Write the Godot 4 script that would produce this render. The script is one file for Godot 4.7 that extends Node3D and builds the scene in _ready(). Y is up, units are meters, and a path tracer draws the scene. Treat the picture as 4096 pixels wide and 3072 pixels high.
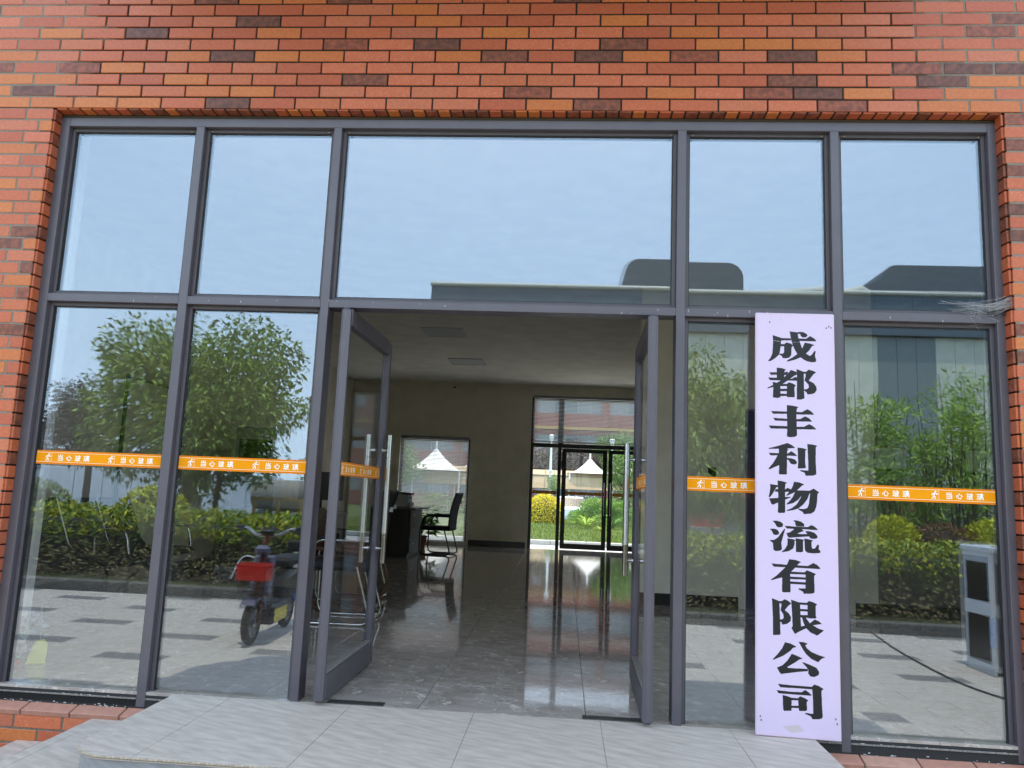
extends Node3D
# A brick facade with an aluminium and glass shopfront, its lobby, the yard in front and the garden behind.

var rng := RandomNumberGenerator.new()
var taken := {}
var box_cache := {}
var tex := {}
var mats := {}


# ---------------------------------------------------------------- mesh building
class Mb:
	var v := PackedVector3Array()
	var n := PackedVector3Array()
	var uv := PackedVector2Array()
	var c := PackedColorArray()

	func vert(p: Vector3, nn: Vector3, u: Vector2, col: Color) -> void:
		v.append(p)
		n.append(nn)
		uv.append(u)
		c.append(col)

	# corners counter-clockwise seen from outside
	func tri(a: Vector3, b: Vector3, d: Vector3, col := Color.WHITE) -> void:
		var nn := (b - a).cross(d - a).normalized()
		vert(a, nn, Vector2(a.x, -a.y), col)
		vert(d, nn, Vector2(d.x, -d.y), col)
		vert(b, nn, Vector2(b.x, -b.y), col)

	func quad(a: Vector3, b: Vector3, d: Vector3, e: Vector3, col := Color.WHITE, ua := Vector2(0, 1), ub := Vector2(1, 1), ud := Vector2(1, 0), ue := Vector2(0, 0)) -> void:
		var nn := (b - a).cross(e - a)
		if nn.length_squared() < 1e-14:
			nn = (d - b).cross(e - b)
		nn = nn.normalized()
		vert(a, nn, ua, col)
		vert(d, nn, ud, col)
		vert(b, nn, ub, col)
		vert(a, nn, ua, col)
		vert(e, nn, ue, col)
		vert(d, nn, ud, col)

	func squad(a: Vector3, b: Vector3, d: Vector3, e: Vector3, na: Vector3, nb: Vector3, nd: Vector3, ne: Vector3, col := Color.WHITE, ua := Vector2.ZERO, ub := Vector2.ZERO, ud := Vector2.ZERO, ue := Vector2.ZERO) -> void:
		vert(a, na, ua, col)
		vert(d, nd, ud, col)
		vert(b, nb, ub, col)
		vert(a, na, ua, col)
		vert(e, ne, ue, col)
		vert(d, nd, ud, col)

	# a box given by centre and size; bevel chamfers every edge
	func box(m: Vector3, s: Vector3, bevel := 0.0, col := Color.WHITE, turn := Basis.IDENTITY) -> void:
		var h := s / 2.0
		var b := minf(bevel, minf(h.x, minf(h.y, h.z)) * 0.95)
		for ax in 3:
			var u := (ax + 1) % 3
			var w := (ax + 2) % 3
			for sg in [-1.0, 1.0]:
				var p := []
				for k in [[-1, -1], [1, -1], [1, 1], [-1, 1]]:
					var q := Vector3.ZERO
					q[ax] = sg * h[ax]
					q[u] = k[0] * (h[u] - b)
					q[w] = k[1] * (h[w] - b)
					p.append(m + turn * q)
				var wu: float = s[u]
				var ww: float = s[w]
				var uvs := [Vector2(0, ww), Vector2(wu, ww), Vector2(wu, 0), Vector2(0, 0)]
				if sg > 0:
					quad(p[0], p[1], p[2], p[3], col, uvs[0], uvs[1], uvs[2], uvs[3])
				else:
					quad(p[3], p[2], p[1], p[0], col, uvs[3], uvs[2], uvs[1], uvs[0])
		if b <= 0.0:
			return
		for ax in 3:
			var u := (ax + 1) % 3
			var w := (ax + 2) % 3
			for su in [-1.0, 1.0]:
				for sw in [-1.0, 1.0]:
					var p := []
					for k in [[-1, 0], [1, 0], [1, 1], [-1, 1]]:
						var q := Vector3.ZERO
						q[ax] = k[0] * (h[ax] - b)
						if k[1] == 0:
							q[u] = su * h[u]
							q[w] = sw * (h[w] - b)
						else:
							q[u] = su * (h[u] - b)
							q[w] = sw * h[w]
						p.append(m + turn * q)
					if su * sw > 0:
						quad(p[3], p[2], p[1], p[0], col)
					else:
						quad(p[0], p[1], p[2], p[3], col)
		for sx in [-1.0, 1.0]:
			for sy in [-1.0, 1.0]:
				for sz in [-1.0, 1.0]:
					var a := m + turn * Vector3(sx * h.x, sy * (h.y - b), sz * (h.z - b))
					var d := m + turn * Vector3(sx * (h.x - b), sy * h.y, sz * (h.z - b))
					var e := m + turn * Vector3(sx * (h.x - b), sy * (h.y - b), sz * h.z)
					if sx * sy * sz > 0:
						tri(a, d, e, col)
					else:
						tri(a, e, d, col)

	# a round bar along points; r a number or a list of radii
	func tube(pts: Array, r, seg := 8, caps := true, col := Color.WHITE) -> void:
		var rings := []
		var norms := []
		var last := Vector3.ZERO
		var side := Vector3.ZERO
		for i in pts.size():
			var t: Vector3
			if i == 0:
				t = pts[1] - pts[0]
			elif i == pts.size() - 1:
				t = pts[i] - pts[i - 1]
			else:
				t = (pts[i + 1] - pts[i]).normalized() + (pts[i] - pts[i - 1]).normalized()
			t = t.normalized()
			if i == 0:
				side = t.cross(Vector3.UP if absf(t.y) < 0.9 else Vector3.RIGHT).normalized()
			else:
				side = (side - t * side.dot(t)).normalized()
			var up := side.cross(t)
			var rr: float = r[i] if r is Array else r
			var ring := []
			var nm := []
			for k in seg:
				var a := TAU * k / seg
				var d := side * cos(a) + up * sin(a)
				ring.append(pts[i] + d * rr)
				nm.append(d)
			rings.append(ring)
			norms.append(nm)
		for i in pts.size() - 1:
			for k in seg:
				var j := (k + 1) % seg
				squad(rings[i][j], rings[i][k], rings[i + 1][k], rings[i + 1][j], norms[i][j], norms[i][k], norms[i + 1][k], norms[i + 1][j], col)
		if caps:
			for e in [0, pts.size() - 1]:
				for k in range(1, seg - 1):
					if e == 0:
						tri(rings[0][0], rings[0][k], rings[0][k + 1], col)
					else:
						tri(rings[e][0], rings[e][k + 1], rings[e][k], col)

	# a turned shape about the vertical through at; profile of (radius, height) going up
	func lathe(profile: Array, at := Vector3.ZERO, seg := 16, col := Color.WHITE, axis := Basis.IDENTITY) -> void:
		for i in profile.size() - 1:
			var p: Vector2 = profile[i]
			var q: Vector2 = profile[i + 1]
			var d := q - p
			var nn := Vector2(d.y, -d.x).normalized()
			for k in seg:
				var a := TAU * k / seg
				var b := TAU * (k + 1) / seg
				var ca := Vector3(cos(a), 0, -sin(a))
				var cb := Vector3(cos(b), 0, -sin(b))
				var na := axis * (ca * nn.x + Vector3.UP * nn.y)
				var nb := axis * (cb * nn.x + Vector3.UP * nn.y)
				squad(at + axis * (ca * p.x + Vector3.UP * p.y), at + axis * (cb * p.x + Vector3.UP * p.y), at + axis * (cb * q.x + Vector3.UP * q.y), at + axis * (ca * q.x + Vector3.UP * q.y), na, nb, nb, na, col)

	# a flat outline in the xy plane pushed back from z1 to z0
	func prism(outline: PackedVector2Array, z0: float, z1: float, col := Color.WHITE, turn := Transform3D.IDENTITY) -> void:
		var o := outline
		if Geometry2D.is_polygon_clockwise(o):
			o = o.duplicate()
			o.reverse()
		var idx := Geometry2D.triangulate_polygon(o)
		for t in range(0, idx.size(), 3):
			var a := o[idx[t]]
			var b := o[idx[t + 1]]
			var d := o[idx[t + 2]]
			if (b - a).cross(d - a) < 0:
				var x := b
				b = d
				d = x
			tri(turn * Vector3(a.x, a.y, z1), turn * Vector3(b.x, b.y, z1), turn * Vector3(d.x, d.y, z1), col)
			tri(turn * Vector3(a.x, a.y, z0), turn * Vector3(d.x, d.y, z0), turn * Vector3(b.x, b.y, z0), col)
		for i in o.size():
			var a := o[i]
			var b := o[(i + 1) % o.size()]
			quad(turn * Vector3(a.x, a.y, z0), turn * Vector3(b.x, b.y, z0), turn * Vector3(b.x, b.y, z1), turn * Vector3(a.x, a.y, z1), col)

	# one folded leaf of two faces
	func leaf(p: Vector3, along: Vector3, up: Vector3, length: float, width: float, col: Color) -> void:
		var side := along.cross(up).normalized()
		var nn := side.cross(along).normalized()
		var tip := p + along * length
		var mid := p + along * length * 0.45
		var l := mid - side * width * 0.5 + nn * width * 0.18
		var r := mid + side * width * 0.5 + nn * width * 0.18
		tri(p, r, tip, col)
		tri(p, tip, l, col)

	func done() -> ArrayMesh:
		var a := []
		a.resize(Mesh.ARRAY_MAX)
		a[Mesh.ARRAY_VERTEX] = v
		a[Mesh.ARRAY_NORMAL] = n
		a[Mesh.ARRAY_TEX_UV] = uv
		a[Mesh.ARRAY_COLOR] = c
		var m := ArrayMesh.new()
		m.add_surface_from_arrays(Mesh.PRIMITIVE_TRIANGLES, a)
		return m


# ---------------------------------------------------------------- naming
func numbered(called: String) -> String:
	if not taken.has(called):
		taken[called] = 0
		return called
	taken[called] += 1
	return "%s_%03d" % [called, taken[called]]


func part(called: String, mesh: Mesh, mat: Material, parent: Node, at := Vector3.ZERO) -> MeshInstance3D:
	var o := MeshInstance3D.new()
	o.name = numbered(called) if parent == self else called
	o.mesh = mesh
	o.material_override = mat
	o.position = at
	parent.add_child(o, true)
	return o


func tag(o: Node, label: String, category: String, group := "") -> void:
	o.set_meta("label", label)
	o.set_meta("category", category)
	if group:
		o.set_meta("group", group)


func thing(called: String, label: String, category: String, at := Vector3.ZERO, turn := 0.0, group := "") -> Node3D:
	var o := Node3D.new()
	o.name = numbered(called)
	add_child(o, true)
	o.position = at
	o.rotation.y = turn
	tag(o, label, category, group)
	return o


func setting(called: String, at := Vector3.ZERO) -> Node3D:
	var o := Node3D.new()
	o.name = numbered(called)
	add_child(o, true)
	o.position = at
	o.set_meta("kind", "structure")
	return o


func flat_setting(called: String, mesh: Mesh, mat: Material) -> MeshInstance3D:
	var o := part(called, mesh, mat, self)
	o.set_meta("kind", "structure")
	return o


func stuff(o: Node) -> Node:
	o.set_meta("kind", "stuff")
	return o


func cbox(s: Vector3, bevel := 0.0) -> ArrayMesh:
	var key := [s, bevel]
	if not box_cache.has(key):
		var b := Mb.new()
		b.box(Vector3.ZERO, s, bevel)
		box_cache[key] = b.done()
	return box_cache[key]


func bx(called: String, lo: Vector3, hi: Vector3, mat: Material, parent: Node, bevel := 0.0) -> MeshInstance3D:
	return part(called, cbox(hi - lo, bevel), mat, parent, (lo + hi) / 2.0)


func bar(called: String, pts: Array, r, mat: Material, parent: Node, seg := 8) -> MeshInstance3D:
	var b := Mb.new()
	b.tube(pts, r, seg)
	return part(called, b.done(), mat, parent)


func turned(called: String, profile: Array, mat: Material, parent: Node, at := Vector3.ZERO, seg := 16, axis := Basis.IDENTITY) -> MeshInstance3D:
	var b := Mb.new()
	b.lathe(profile, Vector3.ZERO, seg, Color.WHITE, axis)
	return part(called, b.done(), mat, parent, at)


# rounds the corners of a path for bent tubes
func bent(pts: Array, r: float, steps := 4) -> Array:
	var out := [pts[0]]
	for i in range(1, pts.size() - 1):
		var p: Vector3 = pts[i]
		var a: Vector3 = p + (pts[i - 1] - p).normalized() * minf(r, p.distance_to(pts[i - 1]) * 0.45)
		var b: Vector3 = p + (pts[i + 1] - p).normalized() * minf(r, p.distance_to(pts[i + 1]) * 0.45)
		for k in steps + 1:
			var t := float(k) / steps
			out.append(a.lerp(p, t).lerp(p.lerp(b, t), t))
	out.append(pts[-1])
	return out


# ---------------------------------------------------------------- materials
func srgb(r: float, g: float, b: float) -> Color:
	return Color(r, g, b).linear_to_srgb()


func plain(r: float, g: float, b: float, rough := 0.6, metal := 0.0, spec := 0.5) -> StandardMaterial3D:
	var m := StandardMaterial3D.new()
	m.albedo_color = srgb(r, g, b)
	m.roughness = rough
	m.metallic = metal
	m.metallic_specular = spec
	return m


func noise_tex(freq: float, lo: float, hi: float, sd: int, octaves := 4, size := 512, kind := FastNoiseLite.TYPE_SIMPLEX_SMOOTH) -> NoiseTexture2D:
	var f := FastNoiseLite.new()
	f.noise_type = kind
	f.frequency = freq
	f.fractal_octaves = octaves
	f.seed = sd
	var t := NoiseTexture2D.new()
	t.width = size
	t.height = size
	t.seamless = true
	t.noise = f
	var g := Gradient.new()
	g.set_color(0, Color(lo, lo, lo))
	g.set_color(1, Color(hi, hi, hi))
	t.color_ramp = g
	return t


func normal_tex(freq: float, sd: int, strength: float, octaves := 3, size := 512) -> NoiseTexture2D:
	var t := noise_tex(freq, 0, 1, sd, octaves, size)
	t.color_ramp = null
	t.as_normal_map = true
	t.bump_strength = strength
	return t


func tri_tex(m: StandardMaterial3D, t: Texture2D, scale: float, world := true) -> StandardMaterial3D:
	m.albedo_texture = t
	m.uv1_triplanar = true
	m.uv1_world_triplanar = world
	m.uv1_scale = Vector3.ONE * scale
	return m


func relief(m: StandardMaterial3D, t: Texture2D, cm: float) -> StandardMaterial3D:
	m.heightmap_enabled = true
	m.heightmap_texture = t
	m.heightmap_scale = cm
	return m


func leafy(back := 0.5) -> StandardMaterial3D:
	var m := plain(1, 1, 1, 0.55)
	m.vertex_color_use_as_albedo = true
	m.backlight_enabled = true
	m.backlight = Color(back, back, back * 0.6)
	return m


# stretched noise, drawn pixel by pixel: long veins or bedding lines
func streak_tex(size: int, sx: float, sy: float, skew: float, lo: Color, hi: Color, sd: int, power := 1.0, ridged := false, warp := 0.0) -> ImageTexture:
	var f := FastNoiseLite.new()
	f.noise_type = FastNoiseLite.TYPE_SIMPLEX_SMOOTH
	f.seed = sd
	f.frequency = 1.0
	f.fractal_octaves = 5
	if ridged:
		f.fractal_type = FastNoiseLite.FRACTAL_RIDGED
		f.fractal_octaves = 3
	var w := FastNoiseLite.new()
	w.seed = sd + 7
	w.frequency = 1.0
	w.fractal_octaves = 3
	var im := Image.create(size, size, false, Image.FORMAT_RGB8)
	for y in size:
		for x in size:
			var u := float(x) / size
			var t := float(y) / size
			# a torus keeps it seamless along x only; fine for separate slabs
			var p := (u + skew * t) * sx
			var q := (t - skew * u) * sy
			if warp > 0.0:
				var d := w.get_noise_2d(u * 3.0, t * 3.0) * warp
				p += d
				q += w.get_noise_2d(u * 3.0 + 9.0, t * 3.0 + 4.0) * warp
			var g := clampf(f.get_noise_2d(p, q) * 0.5 + 0.5, 0, 1)
			im.set_pixel(x, y, lo.lerp(hi, pow(g, power)))
	return ImageTexture.create_from_image(im)


# fired brick face with pale flecks rubbed along it
func fleck_tex(sd: int) -> ImageTexture:
	var f := FastNoiseLite.new()
	f.seed = sd
	f.frequency = 1.0
	f.fractal_octaves = 4
	var r := RandomNumberGenerator.new()
	r.seed = sd
	var n := 512
	var im := Image.create(n, n, false, Image.FORMAT_RGB8)
	for y in n:
		for x in n:
			var g := f.get_noise_2d(x * 0.05, y * 0.05) * 0.5 + 0.5
			im.set_pixel(x, y, srgb(0.45, 0.1, 0.035).lerp(srgb(0.56, 0.14, 0.05), g))
	for i in 2600:
		var x := r.randi() % n
		var y := r.randi() % n
		if f.get_noise_2d(x * 0.015 + 40, y * 0.015) < -0.05:
			continue
		im.fill_rect(Rect2i(x, y, r.randi_range(2, 9), r.randi_range(1, 2)), srgb(0.66, 0.34, 0.2).lerp(srgb(0.55, 0.2, 0.1), r.randf()))
	return ImageTexture.create_from_image(im)


# cloudy polished stone with a few pale veins
func marble_tex(size: int, sd: int) -> ImageTexture:
	var cloud := FastNoiseLite.new()
	cloud.seed = sd
	cloud.frequency = 1.0
	cloud.fractal_octaves = 5
	var vein := FastNoiseLite.new()
	vein.seed = sd + 3
	vein.frequency = 1.0
	vein.fractal_octaves = 3
	var im := Image.create(size, size, false, Image.FORMAT_RGB8)
	for y in size:
		for x in size:
			var u := float(x) / size
			var t := float(y) / size
			var wx := cloud.get_noise_2d(u * 4.0 + 20.0, t * 4.0) * 0.55
			var g := clampf(cloud.get_noise_2d(u * 3.0 + wx, t * 5.0) * 0.8 + 0.5, 0, 1)
			var a := 1.0 - absf(vein.get_noise_2d((u + t * 0.6) * 1.7 + wx * 1.2, (t - u * 0.3) * 2.3 + wx)) * 2.0
			var b := 1.0 - absf(vein.get_noise_2d((u - t) * 4.0 + 31.0 + wx, (t + u) * 2.6 + 7.0)) * 2.0
			var v := pow(clampf(a, 0, 1), 20.0) * 1.1 * clampf(g * 1.7 - 0.25, 0, 1) + pow(clampf(b, 0, 1), 24.0) * 0.8 * clampf(1.2 - g * 1.6, 0, 1)
			var c := srgb(0.27, 0.225, 0.19).lerp(srgb(0.42, 0.365, 0.32), g)
			im.set_pixel(x, y, c.lerp(srgb(0.72, 0.67, 0.62), clampf(v, 0, 1)))
	return ImageTexture.create_from_image(im)


# ---------------------------------------------------------------- lettering, drawn as paint on flat things
func ink(im: Image, pts: Array, col := Color(0.035, 0.032, 0.03)) -> void:
	var k := im.get_width() / 380.0
	var p := []
	for i in range(0, pts.size(), 2):
		p.append(Vector2(pts[i], pts[i + 1]) * k)
	fill_poly(im, p, col)


func fill_poly(im: Image, p: Array, col: Color) -> void:
	var y0 := INF
	var y1 := -INF
	for q in p:
		y0 = minf(y0, q.y)
		y1 = maxf(y1, q.y)
	for y in range(maxi(0, int(floor(y0))), mini(im.get_height() - 1, int(ceil(y1))) + 1):
		var xs := []
		var yy := y + 0.5
		for i in p.size():
			var a: Vector2 = p[i]
			var b: Vector2 = p[(i + 1) % p.size()]
			if (a.y <= yy) != (b.y <= yy):
				xs.append(a.x + (yy - a.y) / (b.y - a.y) * (b.x - a.x))
		xs.sort()
		for i in range(0, xs.size() - 1, 2):
			var xa := int(round(xs[i]))
			var w := int(round(xs[i + 1])) - xa
			if w > 0:
				im.fill_rect(Rect2i(xa, y, w, 1), col)


# strokes on a ten by ten square, each x0 y0 x1 y1
func strokes(im: Image, at: Vector2, size: float, list: Array, wide: float, col: Color) -> void:
	for s in list:
		var a := at + Vector2(s[0], s[1]) * size / 10.0
		var b := at + Vector2(s[2], s[3]) * size / 10.0
		var d := (b - a).normalized()
		var n := Vector2(-d.y, d.x) * wide / 2.0
		a -= d * wide * 0.35
		b += d * wide * 0.35
		fill_poly(im, [a + n, b + n, b - n, a - n], col)


func tape_texture() -> ImageTexture:
	var w := 860
	var h := 176
	var im := Image.create(w, h, false, Image.FORMAT_RGB8)
	im.fill(srgb(0.80, 0.285, 0.001))
	im.fill_rect(Rect2i(0, 0, w, 20), srgb(0.72, 0.2, 0.002))
	im.fill_rect(Rect2i(0, h - 24, w, 24), srgb(0.72, 0.2, 0.002))
	var white := srgb(0.82, 0.8, 0.74)
	im.fill_rect(Rect2i(0, 24, w, 4), white)
	im.fill_rect(Rect2i(0, h - 30, w, 4), white)
	var king := [[0.6, 1.6, 4, 1.6], [0.9, 5, 3.8, 5], [0.4, 8.7, 4.2, 8.4], [2.3, 1.6, 2.3, 8.6]]
	var chars := [
		[[5, 0.2, 5, 3.4], [1.6, 0.9, 2.8, 2.9], [8.5, 0.8, 7.2, 2.9], [1, 4.1, 9, 4.1], [9, 4.1, 9, 9.5], [1.5, 6.7, 9, 6.7], [1, 9.3, 9, 9.3]],
		[[1.3, 4.2, 0.8, 7.2], [3.1, 3.6, 3.1, 8.4], [3.1, 8.4, 4, 9.2], [4, 9.2, 7.1, 9.2], [7.1, 9.2, 7.6, 7.4], [4.4, 1.4, 5.7, 3.6], [7.5, 3.4, 9.2, 6.2]],
		king + [[5.2, 2.4, 9.5, 2.4], [9.5, 2.4, 9, 3.6], [7.3, 0.3, 7.3, 5], [5.2, 2.4, 5.1, 6.4], [5.1, 6.4, 4.3, 9.6], [5.4, 5.1, 8.9, 5.1], [8.9, 5.1, 7.6, 7.8], [7.6, 7.8, 5.4, 9.6], [6, 6.2, 9.6, 9.5]],
		king + [[7.2, 0.1, 7.2, 1.3], [4.7, 1.5, 9.8, 1.5], [5.5, 2.5, 5.5, 5], [9.1, 2.5, 9.1, 5], [5.5, 5, 9.1, 5], [6.4, 2.4, 8.2, 4.2], [8.2, 2.4, 6.4, 4.2], [4.9, 6.2, 4.9, 9.8], [4.9, 6.2, 9.7, 6.2], [9.7, 6.2, 9.7, 9.8], [7.3, 5, 6.2, 8.2], [6.2, 8.2, 8.5, 8.2]],
	]
	for k in 4:
		strokes(im, Vector2(w * (0.345 + 0.138 * k), 50), 78, chars[k], 9.0, white)
	# a running figure before an open door
	var at := Vector2(w * 0.145, 40)
	strokes(im, at, 96, [[7.4, 0.4, 9.6, 0.4], [9.6, 0.4, 9.6, 9.8], [6.8, 9.8, 9.6, 9.8]], 3.0, white)
	strokes(im, at, 96, [[4.6, 2.4, 3.6, 6.0], [4.6, 2.6, 6.8, 4.0], [4.4, 2.8, 2.2, 3.4], [2.2, 3.4, 1.2, 5.2], [3.6, 6, 5.2, 7.6], [5.2, 7.6, 4.6, 9.8], [3.6, 6, 2.4, 8], [2.4, 8, 1.2, 9.4], [6.6, 4, 8.2, 3.4]], 11.0, white)
	strokes(im, at, 96, [[5.2, 0.6, 5.6, 1.2]], 17.0, white)
	return ImageTexture.create_from_image(im)


func sign_texture() -> ImageTexture:
	var im := Image.create(380, 1980, false, Image.FORMAT_RGB8)
	var base := srgb(0.60, 0.475, 0.615)
	im.fill(base)
	var f := FastNoiseLite.new()
	f.seed = 5
	f.frequency = 0.006
	for y in range(0, 1980, 3):
		for x in range(0, 380, 3):
			var g := f.get_noise_2d(x, y * 0.4) * 0.06
			var edge := minf(minf(x, 380 - x), minf(y, 1980 - y))
			var warm := clampf(1.0 - edge / 30.0, 0, 1) * (0.5 + 0.5 * f.get_noise_2d(x * 5, y * 5))
			im.fill_rect(Rect2i(x, y, 3, 3), base.lerp(srgb(0.6, 0.46, 0.42), clampf(g + warm * 0.5, 0, 1)))
	# grime and scuffs
	for i in 70:
		var p := Vector2(rng.randf() * 380, rng.randf() * 1980)
		var d := Vector2.from_angle(rng.randfn(0.25, 0.5)) * rng.randf_range(6, 46)
		fill_poly(im, [p, p + d, p + d + Vector2(0.3, 1.3), p + Vector2(0, 1.2)], srgb(0.52, 0.44, 0.44))
	for i in 26:
		var p := Vector2(rng.randf() * 380, rng.randf() * 1980)
		im.fill_rect(Rect2i(int(p.x), int(p.y), rng.randi_range(1, 4), rng.randi_range(1, 4)), srgb(0.28, 0.24, 0.24))
	fill_poly(im, [Vector2(120, 1932), Vector2(190, 1920), Vector2(215, 1945), Vector2(160, 1958)], srgb(0.52, 0.42, 0.42))
	for q in [[18, 1892], [22, 1908], [352, 1880], [358, 1900], [350, 60], [338, 68], [360, 66], [66, 44]]:
		im.fill_rect(Rect2i(q[0], q[1], 6, 8), srgb(0.1, 0.08, 0.08))
	# cheng
	ink(im, [83,114, 128,128, 171,128, 172,138, 124,140, 121,172, 118,194, 114,210, 95,229, 74,244, 63,246, 61,243, 72,229, 81,207, 84,175, 85,141])
	ink(im, [208,128, 244,128, 263,114, 281,125, 292,136, 289,140, 209,140])
	ink(im, [122,158, 139,158, 148,149, 170,154, 181,163, 179,168, 174,172, 172,212, 162,225, 146,229, 130,228, 128,219, 115,211, 115,206, 132,206, 138,198, 138,169, 122,170])
	ink(im, [165,93, 203,97, 207,126, 212,141, 224,176, 242,202, 261,214, 271,206, 283,188, 289,190, 285,212, 291,234, 287,243, 271,245, 248,241, 230,232, 215,221, 200,204, 188,183, 180,163, 174,142, 170,122])
	ink(im, [203,97, 212,94, 231,95, 247,104, 251,113, 242,121, 226,122, 218,114, 215,103, 205,106])
	ink(im, [237,148, 260,151, 285,159, 272,164, 258,186, 241,203, 215,223, 188,235, 155,245, 150,243, 155,237, 179,223, 201,206, 225,177])
	# du
	ink(im, [102,277, 125,278, 147,285, 139,292, 138,315, 136,339, 102,340, 102,311])
	ink(im, [67,301, 103,300, 103,312, 73,313])
	ink(im, [138,300, 150,295, 157,297, 150,312, 138,312])
	ink(im, [61,327, 103,327, 136,329, 146,325, 155,332, 173,330, 190,320, 198,323, 198,339, 69,340])
	ink(im, [170,286, 196,295, 198,308, 185,315, 155,339, 129,357, 106,363, 83,374, 60,381, 56,378, 85,363, 118,342, 141,320, 162,296])
	ink(im, [82,348, 102,352, 119,358, 119,423, 104,427, 83,425, 85,374])
	ink(im, [118,357, 150,356, 159,348, 178,353, 193,362, 186,371, 187,416, 184,421, 151,421, 149,415, 150,367, 118,368])
	ink(im, [118,381, 151,380, 151,392, 118,393])
	ink(im, [118,405, 151,405, 151,416, 118,417])
	ink(im, [197,281, 229,293, 231,303, 231,382, 233,424, 216,431, 196,431, 197,418, 198,323])
	ink(im, [229,293, 242,293, 253,282, 271,286, 290,294, 277,304, 254,336, 277,348, 290,366, 291,382, 281,397, 265,403, 247,404, 243,394, 231,386, 231,380, 244,379, 254,371, 253,357, 234,336, 239,317, 240,303, 230,303])
	# feng
	ink(im, [149,460, 175,462, 205,468, 196,475, 194,503, 196,606, 186,613, 163,616, 149,613, 150,575])
	ink(im, [74,492, 151,492, 151,503, 83,505])
	ink(im, [194,492, 221,492, 228,487, 246,477, 264,487, 276,500, 274,503, 194,504])
	ink(im, [84,525, 151,527, 151,538, 93,538])
	ink(im, [194,527, 212,526, 235,512, 252,520, 267,534, 265,537, 194,538])
	ink(im, [63,563, 150,563, 150,576, 72,577])
	ink(im, [195,564, 229,563, 254,549, 270,558, 286,571, 284,574, 195,576])
	# li
	ink(im, [151,644, 172,654, 187,666, 183,667, 150,671, 149,673, 156,676, 149,682, 147,789, 149,792, 139,796, 110,796, 111,752, 92,761, 71,772, 62,774, 62,769, 83,743, 104,706, 110,693, 110,674, 63,676, 62,673, 94,664, 126,653])
	ink(im, [63,695, 111,695, 149,695, 153,694, 169,683, 183,692, 196,705, 111,706, 70,707])
	ink(im, [147,716, 167,717, 185,722, 194,733, 193,742, 182,746, 167,744, 160,735, 155,726, 147,723])
	ink(im, [198,664, 222,666, 241,671, 234,679, 233,735, 236,760, 221,763, 198,764, 200,736])
	ink(im, [244,645, 269,647, 291,652, 283,659, 282,733, 284,779, 284,788, 270,795, 236,797, 232,791, 230,783, 209,776, 211,771, 230,772, 247,772, 247,734])
	# wu
	ink(im, [103,826, 125,828, 148,834, 139,841, 138,866, 138,971, 134,977, 107,978, 104,975, 106,913, 105,856])
	ink(im, [68,844, 105,848, 105,856, 97,858, 90,871, 80,889, 68,906, 61,906, 66,883, 69,862])
	ink(im, [94,867, 106,867, 139,866, 150,858, 165,865, 164,876, 139,878, 89,879])
	ink(im, [63,912, 105,908, 139,902, 164,900, 165,902, 139,914, 106,929, 82,941, 74,938, 68,924])
	ink(im, [180,828, 205,830, 228,839, 216,845, 195,867, 182,878, 146,896, 143,895, 152,883, 164,868, 174,849])
	ink(im, [170,868, 251,867, 271,856, 296,872, 288,881, 286,915, 282,940, 273,963, 257,974, 224,978, 219,968, 199,958, 199,954, 224,954, 240,949, 248,930, 251,903, 254,880, 170,876])
	ink(im, [188,873, 220,874, 215,890, 199,912, 175,929, 148,937, 143,935, 159,920, 173,901, 182,881])
	ink(im, [221,874, 253,875, 242,905, 224,931, 199,953, 174,962, 147,967, 145,964, 170,952, 193,932, 209,904])
	# liu
	ink(im, [78,1016, 100,1015, 118,1020, 128,1030, 126,1041, 116,1045, 102,1045, 96,1039, 91,1028])
	ink(im, [65,1054, 89,1053, 102,1058, 110,1070, 107,1078, 95,1082, 83,1080, 79,1071, 74,1062])
	ink(im, [134,1050, 137,1053, 119,1116, 122,1145, 115,1153, 93,1156, 82,1150, 81,1120, 65,1108, 67,1106, 86,1105, 104,1092, 120,1069])
	ink(im, [174,1009, 192,1009, 212,1014, 226,1025, 224,1035, 219,1041, 190,1038, 185,1030, 184,1019])
	ink(im, [135,1037, 194,1038, 242,1037, 258,1027, 272,1033, 287,1045, 284,1049, 216,1048, 145,1049])
	ink(im, [178,1048, 213,1047, 223,1057, 214,1060, 194,1069, 198,1071, 241,1070, 245,1080, 205,1085, 155,1091, 149,1086, 143,1071, 160,1065, 176,1053])
	ink(im, [229,1056, 250,1056, 272,1062, 285,1076, 285,1085, 274,1090, 256,1090, 246,1081, 239,1070])
	ink(im, [147,1095, 169,1096, 187,1101, 180,1105, 180,1120, 173,1140, 153,1153, 122,1160, 120,1158, 136,1144, 147,1124, 148,1108])
	ink(im, [185,1092, 205,1094, 225,1097, 219,1102, 219,1151, 211,1155, 187,1155, 186,1151, 186,1106])
	ink(im, [225,1091, 245,1093, 266,1098, 258,1104, 258,1127, 262,1136, 273,1134, 285,1116, 292,1117, 290,1135, 299,1148, 293,1154, 267,1157, 240,1156, 228,1147, 226,1122])
	# you
	ink(im, [73,1214, 142,1216, 196,1216, 240,1216, 265,1201, 282,1209, 296,1223, 292,1227, 180,1227, 84,1228])
	ink(im, [155,1190, 185,1192, 209,1200, 198,1207, 191,1216, 171,1239, 159,1249, 159,1258, 160,1337, 155,1341, 124,1342, 121,1338, 122,1275, 104,1280, 73,1291, 70,1288, 100,1265, 136,1228, 147,1210])
	ink(im, [158,1246, 224,1246, 235,1236, 255,1242, 277,1251, 268,1259, 269,1331, 265,1338, 250,1341, 220,1343, 216,1334, 195,1324, 197,1320, 228,1319, 229,1256, 158,1257])
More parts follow.
